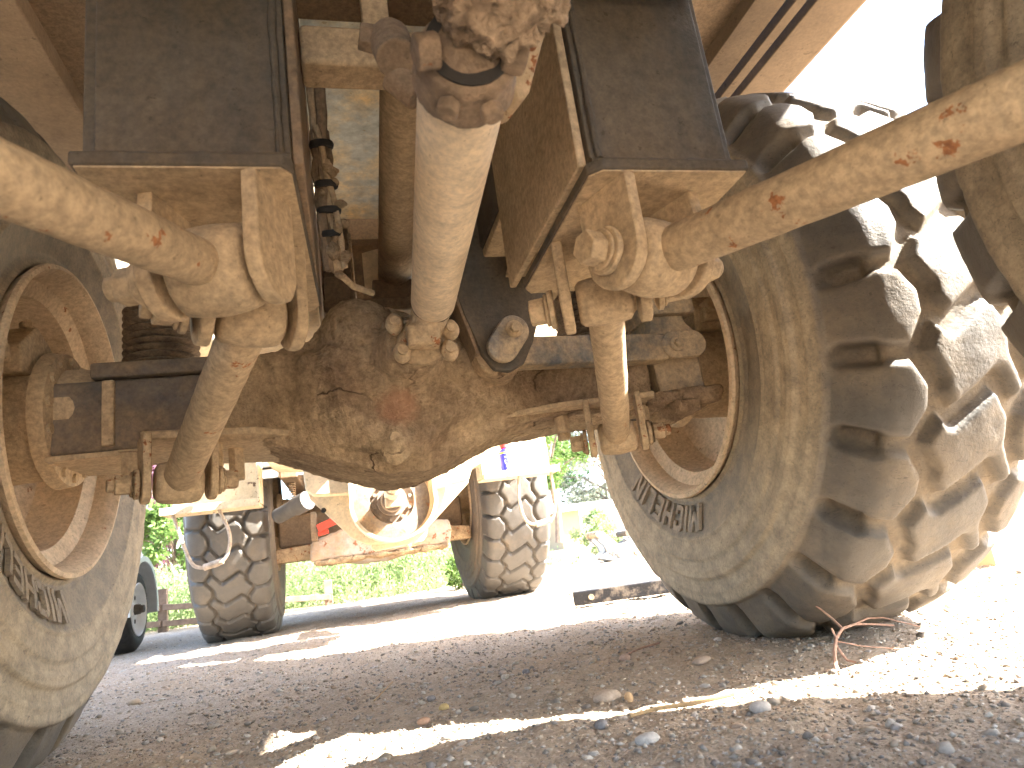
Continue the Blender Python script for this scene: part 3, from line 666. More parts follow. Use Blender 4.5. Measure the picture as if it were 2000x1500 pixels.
for sg in (-1, 1):
    eye = V(0.287*sg, -0.925, 0.700); far = V(0.487*sg, -1.50, 0.588 if sg < 0 else 0.620)
    rd, d, ax_ = rod('torque_rod', eye, far, 0.028 if sg < 0 else 0.033, 0.054, 0.095)
    pin(rd, eye, ax_, 0.084, 0.018, side=1 if np.dot(ax_, (sg, 0, 0)) > 0 else -1, head=sg > 0)
    eye2 = V(0.272*sg, -0.775, 0.698)
    rd2, d2, ax2 = rod('torque_rod', eye2, FB[sg], 0.0335 if sg < 0 else 0.031, 0.043 if sg < 0 else 0.040, 0.088)
    pin(rd2, eye2, ax2, 0.082, 0.017, side=1 if np.dot(ax2, (sg, 0, 0)) > 0 else -1, head=sg > 0)
    pin(rd2, FB[sg], ax2, 0.072, 0.016, side=1 if np.dot(ax2, (sg, 0, 0)) > 0 else -1, mat='rusty')
    for s_ in (-1, 1):
        ear('rod_lug', FB[sg]+ax2*0.062*s_, ax2, 0.016, 0.075, 0.650, 0.040, 'dustrust', AX)
    EYE[sg] = (eye, ax_, eye2, ax2)

# ---- chassis brackets that carry the torque rods
for sg in (-1, 1):
    B = empty('chassis_bracket', TR)
    eye, ax_, eye2, ax2 = EYE[sg]
    if sg < 0: poly = [(-0.425, -1.0), (-0.202, -1.0), (-0.190, -0.985), (-0.176, -0.56), (-0.19, -0.535), (-0.30, -0.53), (-0.42, -0.70)]
    else: poly = [(0.424, -1.0), (0.200, -1.0), (0.184, -0.985), (0.193, -0.60), (0.21, -0.577), (0.34, -0.585), (0.43, -0.70)]
    MB().prism([(x, y, 0.797) for x, y in poly], (0, 0, 0.017)).build('bottom_plate', 'steel', B, bevel=0.004)
    cxp, cyp = np.mean(poly, axis=0)
    MB().prism([(cxp+(x-cxp)*0.965, cyp+(y-cyp)*0.985, 0.7945) for x, y in poly], (0, 0, 0.0024)).build('dust_film', 'dust', B)
    xi, xo = (0.192, 0.404)
    MB().box((min(sg*xi, sg*xo), -0.985, 0.8145), (max(sg*xi, sg*xo), -0.965, 1.32)).build('rear_plate', 'steel', B, bevel=0.003)
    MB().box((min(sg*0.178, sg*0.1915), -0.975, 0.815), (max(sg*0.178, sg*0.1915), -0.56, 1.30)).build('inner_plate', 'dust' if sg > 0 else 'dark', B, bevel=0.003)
    MB().box((min(sg*0.4045, sg*0.42), -0.972, 0.815), (max(sg*0.4045, sg*0.42), -0.62, 1.30)).build('outer_plate', 'steel', B, bevel=0.003)
    wp = [(sg*(xi+0.012), -0.988, 0.82+0.5*k/30) for k in range(31)]
    MB().tube([(p[0]+random.uniform(-0.0012, 0.0012), p[1], p[2]) for p in wp], [0.005+random.uniform(-0.001, 0.001) for _ in wp], 8).build('weld_bead', 'steel', B)
    wp = [(sg*(xi+(xo-xi)*k/20), -0.987, 0.8165) for k in range(21)]
    MB().tube(wp, [0.005+random.uniform(-0.001, 0.001) for _ in wp], 8).build('weld_bead', 'steel', B)
    for s_ in (-1, 1):
        ear('lug', eye+ax_*0.066*s_, ax_, 0.020, 0.085 if s_*np.dot(ax_, (sg, 0, 0)) < 0 else 0.07, 0.7975, 0.052, 'dust', B)
        ear('lug', eye2+ax2*0.062*s_, ax2, 0.018, 0.075, 0.7975, 0.046, 'dust', B)

# ---- chassis frame
FRM = empty('chassis_frame', TR)
for sg in (-1, 1):
    r_ = MB(); a, b = sorted((sg*0.185, sg*0.40))
    r_.box((a, -0.955, 1.0075), (b, 1.55 if sg < 0 else 0.15, 1.62))
    if sg > 0: r_.prism([(a, 0.1505, 1.0075), (a, 0.30, 1.36), (a, 1.55, 1.36), (a, 1.55, 1.62), (a, 0.1505, 1.62)], (b-a, 0, 0))
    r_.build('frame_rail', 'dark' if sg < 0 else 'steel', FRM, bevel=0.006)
    lo = MB(); a, b = sorted((sg*0.19, sg*0.45))
    if sg < 0: lo.prism([(a, -0.50, 0.985), (b, -0.50, 0.985), (b, 0.34, 0.985), (a, 0.44, 0.985)], (0, 0, 0.02))
    else: lo.prism([(a, -0.52, 0.985), (b, -0.60, 0.985), (b, 0.30, 0.985), (a, 0.30, 0.985)], (0, 0, 0.02))
    lo.build('rail_flange', 'tanpaint' if sg < 0 else 'dust', FRM, bevel=0.004, disp=((0.006, 0.1),))
    rb = MB(); a, b = sorted((sg*0.20, sg*0.40)); rb.box((a, -2.6, 1.08), (b, -1.0, 1.45)); rb.build('frame_rail', 'steel', FRM, bevel=0.006)
# hanging plate for the lateral rod
hp = [(0.105, 1.12), (0.34, 1.12), (0.335, 0.90), (0.30, 0.83), (0.278, 0.775), (0.250, 0.725), (0.215, 0.708), (0.180, 0.715), (0.155, 0.755), (0.125, 0.85), (0.105, 0.95)]
MB().prism([(x, -0.345, z) for x, z in hp], (0, 0.022, 0)).build('hanger_plate', 'steel', FRM, bevel=0.004)
MB().prism([(0.103, -0.343, 1.12), (0.103, -0.343, 0.95), (0.153, -0.343, 0.752), (0.153, -0.21, 0.752), (0.103, -0.21, 0.95), (0.103, -0.21, 1.12)], (-0.010, 0, 0)).build('hanger_flange', 'dark', FRM, bevel=0.003)
MB().prism([(x, -0.362, z) for x, z in ((0.232, 0.93), (0.335, 0.93), (0.335, 0.985), (0.25, 0.985))], (0, 0.014, 0)).build('doubler_plate', 'dust', FRM, bevel=0.003)
# cross member between the rails with struts
MB().box((-0.176, -0.82, 1.095), (0.176, -0.755, 1.165)).build('cross_member', 'dust', FRM, bevel=0.008, disp=((0.008, 0.05),))
MB().box((-0.075, -0.80, 1.168), (-0.030, -0.78, 1.6)).build('strut', 'dust', FRM, bevel=0.003)
MB().box((-0.183, -0.75, 1.30), (0.183, -0.68, 1.7)).build('cross_member', 'dark', FRM, bevel=0.008)
MB().box((-0.09, -0.745, 1.12), (-0.02, -0.735, 1.20)).build('strut', 'dust', FRM, bevel=0.003)
MB().lathe((0.005, -0.735, 1.155), (0.040, 1.0, 0.06), [(0, 0.050), (0.02, 0.053), (1.0, 0.053), (1.03, 0.042)], 32).build('cross_tube', 'dust', FRM, disp=((0.004, 0.06),))
# grey panel with flaking paint over the gap and dark gear behind the housing
MB().box((-0.184, -0.55, 1.715), (0.184, 0.96, 1.735)).build('underside_panel', 'panel', FRM, bevel=0.002, label='grey underside panel with flaking tan paint')
gear = MB()
gear.box((-0.175, 0.22, 1.03), (-0.09, 0.27, 1.40)); gear.box((-0.18, 0.05, 1.02), (0.16, 0.20, 1.06)); gear.box((-0.03, 0.20, 1.04), (0.12, 0.32, 1.18)); gear.box((-0.14, 0.0, 0.985), (-0.09, 0.06, 1.03))
gear.box((-0.178, 0.5, 1.02), (-0.07, 0.62, 1.50)); gear.box((-0.178, 0.10, 1.07), (-0.10, 0.16, 1.15))
MB().box((-0.1846, 0.85, 0.99), (0.1846, 0.95, 1.621)).build('bulkhead', 'dark', FRM)
MB().box((-0.42, 0.80, 1.6225), (0.42, 0.95, 1.722)).build('bulkhead', 'dark', FRM)
gear.build('valve_block', 'dark', FRM, bevel=0.006, disp=((0.012, 0.05),))
fl_ = MB(); fl_.prism([(-0.05, 0.285, 1.31), (0.02, 0.285, 1.33), (0.03, 0.285, 1.22), (-0.01, 0.285, 1.17), (-0.05, 0.285, 1.19)], (0, 0.008, 0)); fl_.build('bracket_plate', 'tanpaint', FRM, disp=((0.006, 0.03),))

# ---- cables and hoses along the left rail
CB = empty('cable_bundle', TR)
for k in range(7):
    ox, oy = random.uniform(-0.012, 0.012), random.uniform(-0.012, 0.012)
    pts = []
    for i in range(15):
        s_ = i/14; pts.append((-0.160+0.016*s_+ox*math.sin(3*s_+k)*1.3+random.uniform(-0.003, 0.003), -0.60+0.12*s_+oy+random.uniform(-0.003, 0.003), 1.26-0.36*s_+(0 if k else 0)))
    i0 = 0 if k < 3 else 4
    MB().tube(pts[i0:], random.choice((0.006, 0.008, 0.011)), 8).build('cable', 'dust' if k % 2 else 'dark', CB, disp=((0.004, 0.015),))
for s_ in (0.35, 0.55, 0.68, 0.8):
    c0 = V(-0.160+0.016*s_, -0.60+0.12*s_, 1.26-0.36*s_); m = MB(); m.lathe(c0, (0.05, 0.3, -1), [(0, 0.022), (0.006, 0.024), (0.012, 0.022)], 14); m.build('cable_tie', 'blackrub', CB)
cl = MB(); 
for k in range(26):
    s_ = random.uniform(0.45, 1.0); c0 = V(-0.155+0.016*s_, -0.60+0.12*s_, 1.26-0.36*s_)+V(*[random.uniform(-0.018, 0.018) for _ in range(3)]); cl.ell(c0, [random.uniform(0.006, 0.016) for _ in range(3)], 8, 6)
cl.build('mud_clods', 'mud', CB, disp=((0.01, 0.012),))
MB().tube([(-0.15, -0.45, 0.92), (-0.11, -0.40, 0.90), (-0.07, -0.36, 0.90)], 0.007, 8).build('cable', 'dust', CB)

# ---- dump body overhead
BD = empty('dump_body', TR)
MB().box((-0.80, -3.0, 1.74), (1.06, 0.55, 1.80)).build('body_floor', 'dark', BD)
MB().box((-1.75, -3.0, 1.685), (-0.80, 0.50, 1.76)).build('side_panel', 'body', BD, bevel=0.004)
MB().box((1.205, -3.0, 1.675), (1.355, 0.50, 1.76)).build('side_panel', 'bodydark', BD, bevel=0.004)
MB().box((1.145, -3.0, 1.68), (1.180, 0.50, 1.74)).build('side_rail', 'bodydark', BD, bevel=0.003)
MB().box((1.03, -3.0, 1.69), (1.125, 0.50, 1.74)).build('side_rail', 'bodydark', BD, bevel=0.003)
MB().prism([(-1.75, 0.50, 1.765), (1.355, 0.50, 1.765), (1.415, 0.75, 2.6), (-1.75, 0.75, 2.6)], (0, 0.05, 0)).build('front_wall', 'body', BD)
MB().prism([(1.357, -3.0, 1.70), (1.357, 0.50, 1.70), (1.42, 0.75, 2.6), (1.42, -3.4, 2.6)], (0.03, 0, 0)).build('side_wall', 'body', BD)
MB().prism([(-1.75, -3.0, 1.70), (-1.752, 0.50, 1.70), (-1.79, 0.75, 2.6), (-1.79, -3.4, 2.6)], (-0.03, 0, 0)).build('side_wall', 'body', BD)

# ---- front unit: articulation hitch, brake disc, front axle, steps, cab
HT = empty('articulation_hitch', TR)
out = [(-0.352, 0.97), (-0.345, 0.76), (-0.325, 0.69), (-0.14, 0.478), (-0.07, 0.44), (0.10, 0.43), (0.215, 0.475), (0.455, 0.683), (0.485, 0.80), (0.49, 0.97)]
MB().prism([(x, 1.66, z) for x, z in out], (0, 0.02, 0)).build('hitch_plate', 'tanpaint', HT, bevel=0.004)
# upright side cheeks, folded plates
MB().prism([(-0.352, 1.50, 0.97), (-0.335, 1.50, 0.72), (-0.30, 1.50, 0.69), (-0.135, 1.50, 0.68), (-0.135, 1.50, 0.97)], (0, 0.10, 0)).build('side_cheek', 'tanpaint', HT, bevel=0.008)
MB().prism([(0.265, 1.50, 0.97), (0.265, 1.50, 0.66), (0.43, 1.50, 0.68), (0.475, 1.50, 0.79), (0.48, 1.50, 0.97)], (0, 0.10, 0)).build('side_cheek', 'tanpaint', HT, bevel=0.008)
rim_p = []
cx_, cz_, rr_ = 0.06, 0.625, 0.205
pathU = [(-0.142, 0.95), (-0.142, 0.64)]+[(cx_+rr_*math.cos(a), cz_+rr_*math.sin(a)*0.93) for a in np.linspace(math.pi*1.03, math.pi*1.97, 22)]+[(0.262, 0.64), (0.262, 0.95)]
ur = MB()
inner = [(cx_+(x-cx_)*0.92, cz_+(z-cz_)*0.94 if z < cz_ else z) for x, z in pathU]
nP = len(pathU)
vs = [(x, 1.46, z) for x, z in pathU]+[(x, 1.46, z) for x, z in inner]+[(x, 1.655, z) for x, z in pathU]+[(x, 1.655, z) for x, z in inner]
fs = []
for i in range(nP-1):
    a, b, c, d = i, i+1, nP+i+1, nP+i
    fs += [(a, b, c, d), (2*nP+a, 2*nP+d, 2*nP+c, 2*nP+b), (a, 2*nP+a, 2*nP+b, b), (d, c, 2*nP+c, 2*nP+d)]
fs += [(0, nP, 3*nP, 2*nP), (nP-1, 3*nP-1, 4*nP-1, 2*nP-1)]
ur.add(vs, fs).build('rib_band', 'tanpaint', HT, angle=30)
MB().prism([(x, 1.70, z) for x, z in ((-0.06, 0.55), (-0.055, 0.42), (-0.035, 0.405), (0.20, 0.425), (0.22, 0.45), (0.25, 0.55))], (0, 0.03, 0)).build('guard_plate', 'tanpaint', HT, bevel=0.004)
MB().cyl((-0.265, 1.655, 0.63), (-0.265, 1.675, 0.63), 0.012).build('bolt_hole', 'blackrub', HT)
DC = empty('brake_disc', TR)
dcx = V(0.052, 1.50, 0.622)
MB().lathe(dcx+V(0, 0.03, 0), (0, -1, 0), [(0, 0.05), (0, 0.178), (0.03, 0.178), (0.032, 0.175), (0.032, 0.105), (0.020, 0.100), (0.020, 0.062), (0.045, 0.058), (0.05, 0.02)], 64).build('disc', 'disc', DC, angle=35)
MB().lathe(dcx+V(0, 0.0, 0), (0, -1, 0), [(0, 0.03), (0.0, 0.07), (0.02, 0.07), (0.02, 0.055), (0.05, 0.05), (0.05, 0.02)], 40).build('hub_flange', 'disc', DC, angle=35)
for k in range(10):
    a = 2*math.pi*k/10+0.2; p = dcx+V(0.087*math.cos(a), 0.012, 0.087*math.sin(a)); MB().hexa(p, p+V(0, -0.018, 0), 0.009).build('bolt', 'disc', DC)
yk2 = MB(); yk2.cyl(dcx+V(0.0, -0.02, 0.02), dcx+V(-0.002, -0.16, 0.045), 0.038); yk2.cyl(dcx+V(-0.002, -0.16, 0.045), dcx+V(-0.004, -0.6, 0.12), 0.030)
yk2.box(dcx+V(-0.036, -0.09, -0.035), dcx+V(0.036, -0.03, 0.01)); yk2.build('yoke', 'shaft', DC, bevel=0.004)

FA = empty('front_axle', TR)
MB().prism([(-0.62, 2.80, 0.435), (0.64, 2.80, 0.435), (0.64, 2.80, 0.52), (0.3, 2.80, 0.56), (-0.62, 2.80, 0.52)], (0, 0.3, 0)).build('axle_beam', 'rusty', FA, bevel=0.01)
MB().box((-0.60, 2.95, 0.53), (0.62, 3.25, 0.74)).build('axle_housing', 'dark', FA, bevel=0.02)
cas = MB(); cas.prism([(x, 2.50, z) for x, z in ((-0.385, 0.415), (0.45, 0.415), (0.465, 0.50), (0.46, 0.56), (0.1, 0.60), (-0.2, 0.58), (-0.375, 0.53))], (0, 0.34, 0)); cas.ell((0.0, 2.75, 0.45), (0.3, 0.2, 0.09))
M['cast'] = dirty('flaking_grey_cast', (0.42, 0.40, 0.37), amt=0.35, rust=0.42, scale=5, dust=(0.42, 0.28, 0.17))
cas.build('suspension_casting', 'cast', FA, remesh=0.014, disp=((0.02, 0.06),))
MB().box((-0.36, 2.49, 0.388), (0.44, 2.80, 0.418)).build('lower_flange', 'mud', FA, remesh=0.012, disp=((0.045, 0.07),))
MB().bar((-0.33, 2.42, 0.595), (-0.20, 2.42, 0.64), 0.02, 0.045).build('red_strap', 'red', FA, bevel=0.003)
MB().bar((-0.33, 2.44, 0.565), (-0.27, 2.44, 0.575), 0.02, 0.025).build('red_strap', 'red', FA, bevel=0.003)
MB().box((-0.37, 2.45, 0.53), (-0.335, 2.52, 0.70)).build('bracket', 'dark', FA, bevel=0.004)
gp = MB().lathe((-0.37, 2.3, 0.755), (-0.22, 0.2, -0.07), [(0, 0.055), (0.10, 0.055), (0.105, 0.045), (0.25, 0.045)], 24); gp.build('steering_cylinder', 'grease', FA)
FU = empty('front_frame', TR)
for sg in (-1, 1):
    a, b = sorted((sg*0.42, sg*0.52)); MB().box((a, 2.35, 0.90), (b, 4.8, 1.30)).build('frame_rail', 'dark', FU, bevel=0.01)
MB().box((-0.52, 3.35, 0.62), (0.54, 4.7, 1.40)).build('engine_sump', 'dark', FU, bevel=0.03, disp=((0.03, 0.2),))
MB().box((-0.70, 2.36, 0.915), (-0.36, 2.40, 0.965)).build('grey_beam', 'fender', FU, bevel=0.003)
MB().box((-0.66, 2.38, 0.985), (-0.50, 2.42, 1.05)).build('pale_plate', 'white', FU, bevel=0.003)
MB().prism([(-0.52, 1.80, 0.93), (-0.35, 1.80, 0.91), (-0.35, 1.80, 1.02), (-0.56, 1.80, 1.02), (-0.56, 1.80, 0.96)], (0, 0.5, 0)).build('steering_lug', 'tanpaint', FU, bevel=0.02)
cyl_ = MB(); cyl_.ell((-0.46, 1.72, 1.035), (0.075, 0.09, 0.07)); cyl_.cyl((-0.50, 1.74, 1.04), (-0.66, 1.95, 1.06), 0.035); cyl_.build('steering_cylinder', 'grease', FU)
MB().lathe((-0.44, 1.795, 0.965), (0, -1, 0), [(0, 0.045), (0.006, 0.045), (0.008, 0.04)], 24).build('pin_cover', 'tanpaint', FU)
cyl_ = MB(); cyl_.cyl((0.50, 1.80, 0.87), (0.68, 2.02, 1.06), 0.062); cyl_.ell((0.50, 1.80, 0.86), (0.075, 0.08, 0.075)); cyl_.build('steering_cylinder', 'tanpaint', FU)
MB().prism([(0.46, 1.72, 0.90), (0.46, 1.72, 0.74), (0.545, 1.72, 0.78), (0.585, 1.72, 0.86), (0.56, 1.72, 0.92)], (0, 0.08, 0)).build('steering_lug', 'dust', FU, bevel=0.01)
spg = [(-0.47+0.02*math.cos(a), 2.55+0.02*math.sin(a), 0.90-0.0022*a) for a in np.arange(0, 75, 0.5)]
MB().tube(spg, 0.004, 6).build('coil_spring', 'rusty', FU)
# steps with wire rope rungs
for sg in (-1, 1):
    ST = empty('step_box', TR)
    x0, x1 = (-1.10, -0.612) if sg < 0 else (0.632, 1.10)
    z0 = 0.742
    MB().box((x0+0.02, 2.30, z0+0.02), (x1, 2.315, 1.18)).build('back_panel', 'stepbox', ST, bevel=0.003)
    MB().box((x0, 2.12, z0), (x1, 2.32, z0+0.012)).build('ledge', 'stepbox', ST, bevel=0.003)
    MB().box((x0, 2.108, z0-0.004), (x1+0.003, 2.119, z0+0.036)).build('lip', 'stepbox', ST, bevel=0.003)
    xe = x1 if sg < 0 else x0
    MB().box((xe-0.006, 2.1225, z0+0.0125), (xe+0.006, 2.299, 1.18)).build('side_flange', 'stepbox', ST, bevel=0.003)
    MB().box((x0+0.04, 2.285, 1.03), (x1-0.012, 2.2985, 1.055)).build('upper_lip', 'stepbox', ST, bevel=0.003)
    if sg < 0: kp = [(-1.04, 0.74), (-1.015, 0.66), (-0.985, 0.55), (-0.955, 0.475), (-0.925, 0.452), (-0.86, 0.448), (-0.805, 0.462), (-0.765, 0.53), (-0.765, 0.62), (-0.79, 0.68), (-0.815, 0.74)]
    else: kp = [(0.852, 0.74), (0.835, 0.66), (0.832, 0.55), (0.85, 0.475), (0.885, 0.446), (0.95, 0.44), (1.01, 0.448), (1.045, 0.51), (1.055, 0.60), (1.05, 0.68), (1.052, 0.74)]
    kp = np.array(kp); tt = np.linspace(0, len(kp)-1, 60)
    px_ = np.interp(tt, np.arange(len(kp)), kp[:, 0]); pz_ = np.interp(tt, np.arange(len(kp)), kp[:, 1])
    ker = np.ones(7)/7
    px_[3:-3] = np.convolve(px_, ker, 'valid'); pz_[3:-3] = np.convolve(pz_, ker, 'valid')
    core = np.stack([px_, np.full(60, 2.14), pz_], -1)
    MB().tube(core, 0.0075, 10).build('wire_rope', 'wire', ST)
    fine = np.stack([np.interp(np.linspace(0, 59, 400), np.arange(60), core[:, k]) for k in range(3)], -1)
    for ph in range(3):
        a = np.arange(400)*0.42+ph*2.094; tg = np.gradient(fine, axis=0); tg /= np.linalg.norm(tg, axis=1)[:, None]
        nn_ = np.cross(tg, (0, 1, 0)); st_ = fine+nn_*np.cos(a)[:, None]*0.0055+np.array((0, 1, 0))*np.sin(a)[:, None]*0.0055
        MB().tube(st_, 0.0045, 6).build('rope_strand', 'wire', ST)
    k0, k1 = (30, 42) if sg < 0 else (26, 38)
    MB().cyl(core[26], core[36], 0.017, seg=16).build('rung_sleeve', 'wire', ST, bevel=0.002)
# cab and bonnet over the front wheels
CAB = empty('cab', TR)
MB().box((-1.30, 2.02, 1.64), (1.28, 4.5, 3.1)).build('bonnet', 'tanpaint', CAB, bevel=0.03)
MB().box((0.66, 1.90, 1.42), (1.20, 1.96, 1.90)).build('rear_guard', 'tanpaint', CAB, bevel=0.01)
MB().box((-1.10, 2.30, 1.18), (-0.60, 2.34, 1.70)).build('mudguard', 'dark', CAB, bevel=0.01)
MB().box((0.62, 2.33, 1.20), (1.12, 2.37, 1.70)).build('mudguard', 'tanpaint', CAB, bevel=0.01)

# ------------------------------------------------------------------ things on the truck's step
def text_mesh(body, size, ext):
    c_ = bpy.data.curves.new('t', 'FONT'); c_.body = body; c_.size = size; c_.extrude = ext; c_.align_x = 'CENTER'; c_.align_y = 'CENTER'
    o_ = bpy.data.objects.new('t', c_); COL.objects.link(o_); bpy.context.view_layer.update()
    me = bpy.data.meshes.new_from_object(o_.evaluated_get(bpy.context.evaluated_depsgraph_get())); bpy.data.objects.remove(o_); bpy.data.curves.remove(c_); return me
CAN = empty('spray_can', loc=(0.795, 2.20, 0.7545), label='blue spray can with a red cap standing on the right step', cat='spray can')
M['blue'] = plain('blue_can_print', (0.03, 0.035, 0.45), 0.3, 0.1); M['yellow'] = plain('yellow_print', (0.85, 0.75, 0.02), 0.4, 0.05); M['redcap'] = plain('red_cap', (0.7, 0.035, 0.03), 0.4, 0.05)
MB().lathe((0, 0, 0), (0, 0, 1), [(0, 0.028), (0.004, 0.033), (0.145, 0.033), (0.152, 0.030), (0.165, 0.016), (0.168, 0.014)], 36).build('can', 'blue', CAN, angle=30)
MB().lathe((0, 0, 0.166), (0, 0, 1), [(0, 0.018), (0.004, 0.023), (0.028, 0.023), (0.032, 0.019)], 24).build('cap', 'redcap', CAN, angle=30)
me = text_mesh('WD-40', 0.048, 0.0004); n = len(me.vertices); co = np.zeros(n*3); me.vertices.foreach_get('co', co); co = co.reshape(-1, 3)
zz_ = 0.072-co[:, 0]; ang = co[:, 1]/0.0334                       # runs down the can, wrapped round it
rr__ = 0.0334+co[:, 2]; me.vertices.foreach_set('co', np.stack([rr__*np.sin(ang+0.12), -rr__*np.cos(ang+0.12), zz_], -1).ravel()); me.update()
obj('lettering', me, 'white', CAN)
MB().lathe((0, 0, 0.132), (0, 0, 1), [(0, 0.0333), (0.010, 0.0333)], 36, cap=False).build('print_band', 'yellow', CAN)
RG = MB()
gxx, gzz = np.meshgrid(np.linspace(0, 1, 14), np.linspace(0, 1, 16))
pv = [(0.69+0.06*a+0.02*math.sin(7*b), 2.185+0.03*b+0.014*math.sin(9*a+5*b), 0.756+0.075*b*(1-0.25*a)) for a, b in zip(gxx.ravel(), gzz.ravel())]
RG.add(pv, [(j*14+i, j*14+i+1, (j+1)*14+i+1, (j+1)*14+i) for j in range(15) for i in range(13)])
M['rag'] = plain('pale_blue_cloth', (0.45, 0.62, 0.68), 0.9, 0.15)
ro_ = RG.build('rag', 'rag', label='pale blue rag leaning beside the spray can', cat='rag'); sm_ = ro_.modifiers.new('solid', 'SOLIDIFY'); sm_.thickness = 0.003

# ------------------------------------------------------------------ things on the ground
def at(px, py, Y):
    d = cf + cr*((px-1000)/FPX) - cu*((py-750)/FPX); t_ = (Y-CAM.y)/d.y; return CAM+d*t_
# black steel bar lying beyond the right tyre
bm_ = empty('steel_bar', loc=(0, 0, 0), label='black steel bar with a bolt hole lying beyond the right tyre', cat='steel bar')
a0, a1 = V(0.868, 1.50, 0.053), V(1.75, 1.25, 0.053)
MB().bar(a0, a1, 0.07, 0.064).build('bar', 'blackbeam', bm_, bevel=0.005)
dv = unit(a1-a0); nv = unit(np.cross((0, 0, 1), dv)); h0 = a0+dv*0.085-nv*0.0352
MB().lathe(h0, -nv, [(0.0003, 0.0135), (0.0016, 0.0135), (0.0016, 0.009), (0.0003, 0.009)], 20, cap=False).build('hole_rim', 'dust', bm_)
MB().cyl(h0+nv*0.002, h0-nv*0.0008, 0.0095, seg=20).build('bolt_hole', 'mudlight', bm_)

# weathered twig standing in the sun, dry stick, larger stones
def twig(name, paths, mat, **k):
    e = empty(name, **k)
    for pts, r0, r1 in paths:
        n_ = len(pts); MB().tube(pts, [r0+(r1-r0)*i/(n_-1) for i in range(n_)], 7).build('stem', mat, e)
    return e
M['twig'] = plain('dry_red_brown_twig', (0.36, 0.22, 0.16), 0.8, 0.35, 60)
g0 = lambda x, y, z=0.0: (x, y, float(gheight(np.array([x]), np.array([y]))[0])+z)
twig('dead_twig', [([g0(0.737, -0.51), (0.742, -0.50, 0.022), (0.765, -0.475, 0.042), (0.81, -0.43, 0.055), (0.865, -0.385, 0.062), (0.93, -0.345, 0.058), (1.0, -0.315, 0.045), (1.07, -0.30, 0.03)], 0.0045, 0.0022),
                   ([(0.865, -0.385, 0.062), (0.858, -0.37, 0.082), (0.845, -0.355, 0.104), (0.838, -0.35, 0.112)], 0.003, 0.0015),
                   ([(0.81, -0.43, 0.055), (0.808, -0.425, 0.075)], 0.0028, 0.002), ([(0.93, -0.345, 0.058), (0.98, -0.33, 0.062), (1.03, -0.32, 0.055), (1.12, -0.335, 0.02)], 0.0024, 0.001),
                   ([(0.80, -0.44, 0.052), (0.85, -0.45, 0.035), (0.93, -0.48, 0.018), (1.0, -0.50, 0.006)], 0.0014, 0.0008), ([(0.79, -0.45, 0.045), (0.792, -0.47, 0.02), g0(0.80, -0.485, 0.003)], 0.003, 0.002)],
     'twig', label='bent dead twig standing in the sun patch before the right tyre', cat='twig')
M['stick'] = plain('dry_tan_stick', (0.42, 0.28, 0.14), 0.8, 0.3, 50)
twig('dry_stick', [([g0(0.285, -0.545, 0.006), g0(0.34, -0.545, 0.010), g0(0.40, -0.55, 0.011), g0(0.48, -0.558, 0.014)], 0.003, 0.0045)], 'stick', label='dry tan stick lying across the near sun strip', cat='stick')
twig('straw', [([g0(-0.13, 0.02, 0.005), g0(-0.08, 0.10, 0.022)], 0.0018, 0.0014)], 'stick', label='pale straw stuck in the shaded gravel left of centre', cat='straw')
twig('thin_stick', [([g0(0.50, -0.02, 0.006), g0(0.56, 0.02, 0.010), g0(0.63, 0.06, 0.008)], 0.002, 0.003)], 'twig', label='thin dark stick in the shade before the right tyre', cat='stick')
def stone(px, py, rx, ry, rz, col, label, seed):
    rs = np.random.default_rng(seed); d = cf + cr*((px-1000)/FPX) - cu*((py-750)/FPX); t_ = -CAM.z/d.z; p = CAM+d*t_
    v = ICO2V*(1+0.10*(rs.random((len(ICO2V), 1))-0.5))*np.array((rx, ry, rz)); a = rs.uniform(0, 3.1)
    v = np.stack([v[:, 0]*math.cos(a*0.2)-v[:, 1]*math.sin(a*0.2), v[:, 0]*math.sin(a*0.2)+v[:, 1]*math.cos(a*0.2), v[:, 2]], -1)
    me = smoothall(rawmesh('stone', v, ICO2F, {'col': np.tile(np.array(col), (len(v), 1))}))
    o = obj('stone', me, 'stone', label=label, cat='stone', group='larger stones among the gravel'); o.location = (p.x, p.y, float(gheight(np.array([p.x]), np.array([p.y]))[0])+rz*0.45)
stone(1190, 1388, 0.032, 0.022, 0.013, (0.46, 0.37, 0.29), 'largest flat tan pebble at the edge of the near sun strip', 1)
stone(845, 1392, 0.011, 0.009, 0.007, (0.24, 0.23, 0.23), 'dark grey oval pebble in the shade left of centre', 2)
stone(870, 1408, 0.012, 0.010, 0.008, (0.55, 0.42, 0.20), 'yellowish pebble beside the sun strip', 3)
stone(830, 1437, 0.014, 0.010, 0.008, (0.45, 0.28, 0.19), 'reddish pebble in the shade above the near sun strip', 4)
stone(1490, 1412, 0.020, 0.015, 0.011, (0.45, 0.41, 0.37), 'pale grey pebble beyond the end of the dry stick', 5)
stone(1180, 1452, 0.012, 0.011, 0.010, (0.25, 0.23, 0.22), 'dark round pebble sitting at the sunlit edge', 6)
stone(262, 1392, 0.020, 0.014, 0.012, (0.42, 0.33, 0.24), 'tan stone at the pointed left end of the far sun band', 7)
stone(1225, 1308, 0.018, 0.013, 0.010, (0.46, 0.33, 0.26), 'pinkish stone in the shade right of centre', 8)
stone(1375, 1313, 0.030, 0.016, 0.010, (0.40, 0.31, 0.24), 'long low stone in the shade before the right tyre', 9)
stone(1232, 1386, 0.009, 0.008, 0.012, (0.60, 0.40, 0.22), 'small orange stone standing on the near sun strip', 10)
stone(1270, 1480, 0.022, 0.014, 0.010, (0.47, 0.44, 0.40), 'pale pebble at the lower edge below the sun strip', 11)
stone(1030, 1332, 0.010, 0.009, 0.008, (0.28, 0.28, 0.29), 'bluish grey pebble in the middle of the shaded gravel', 12)
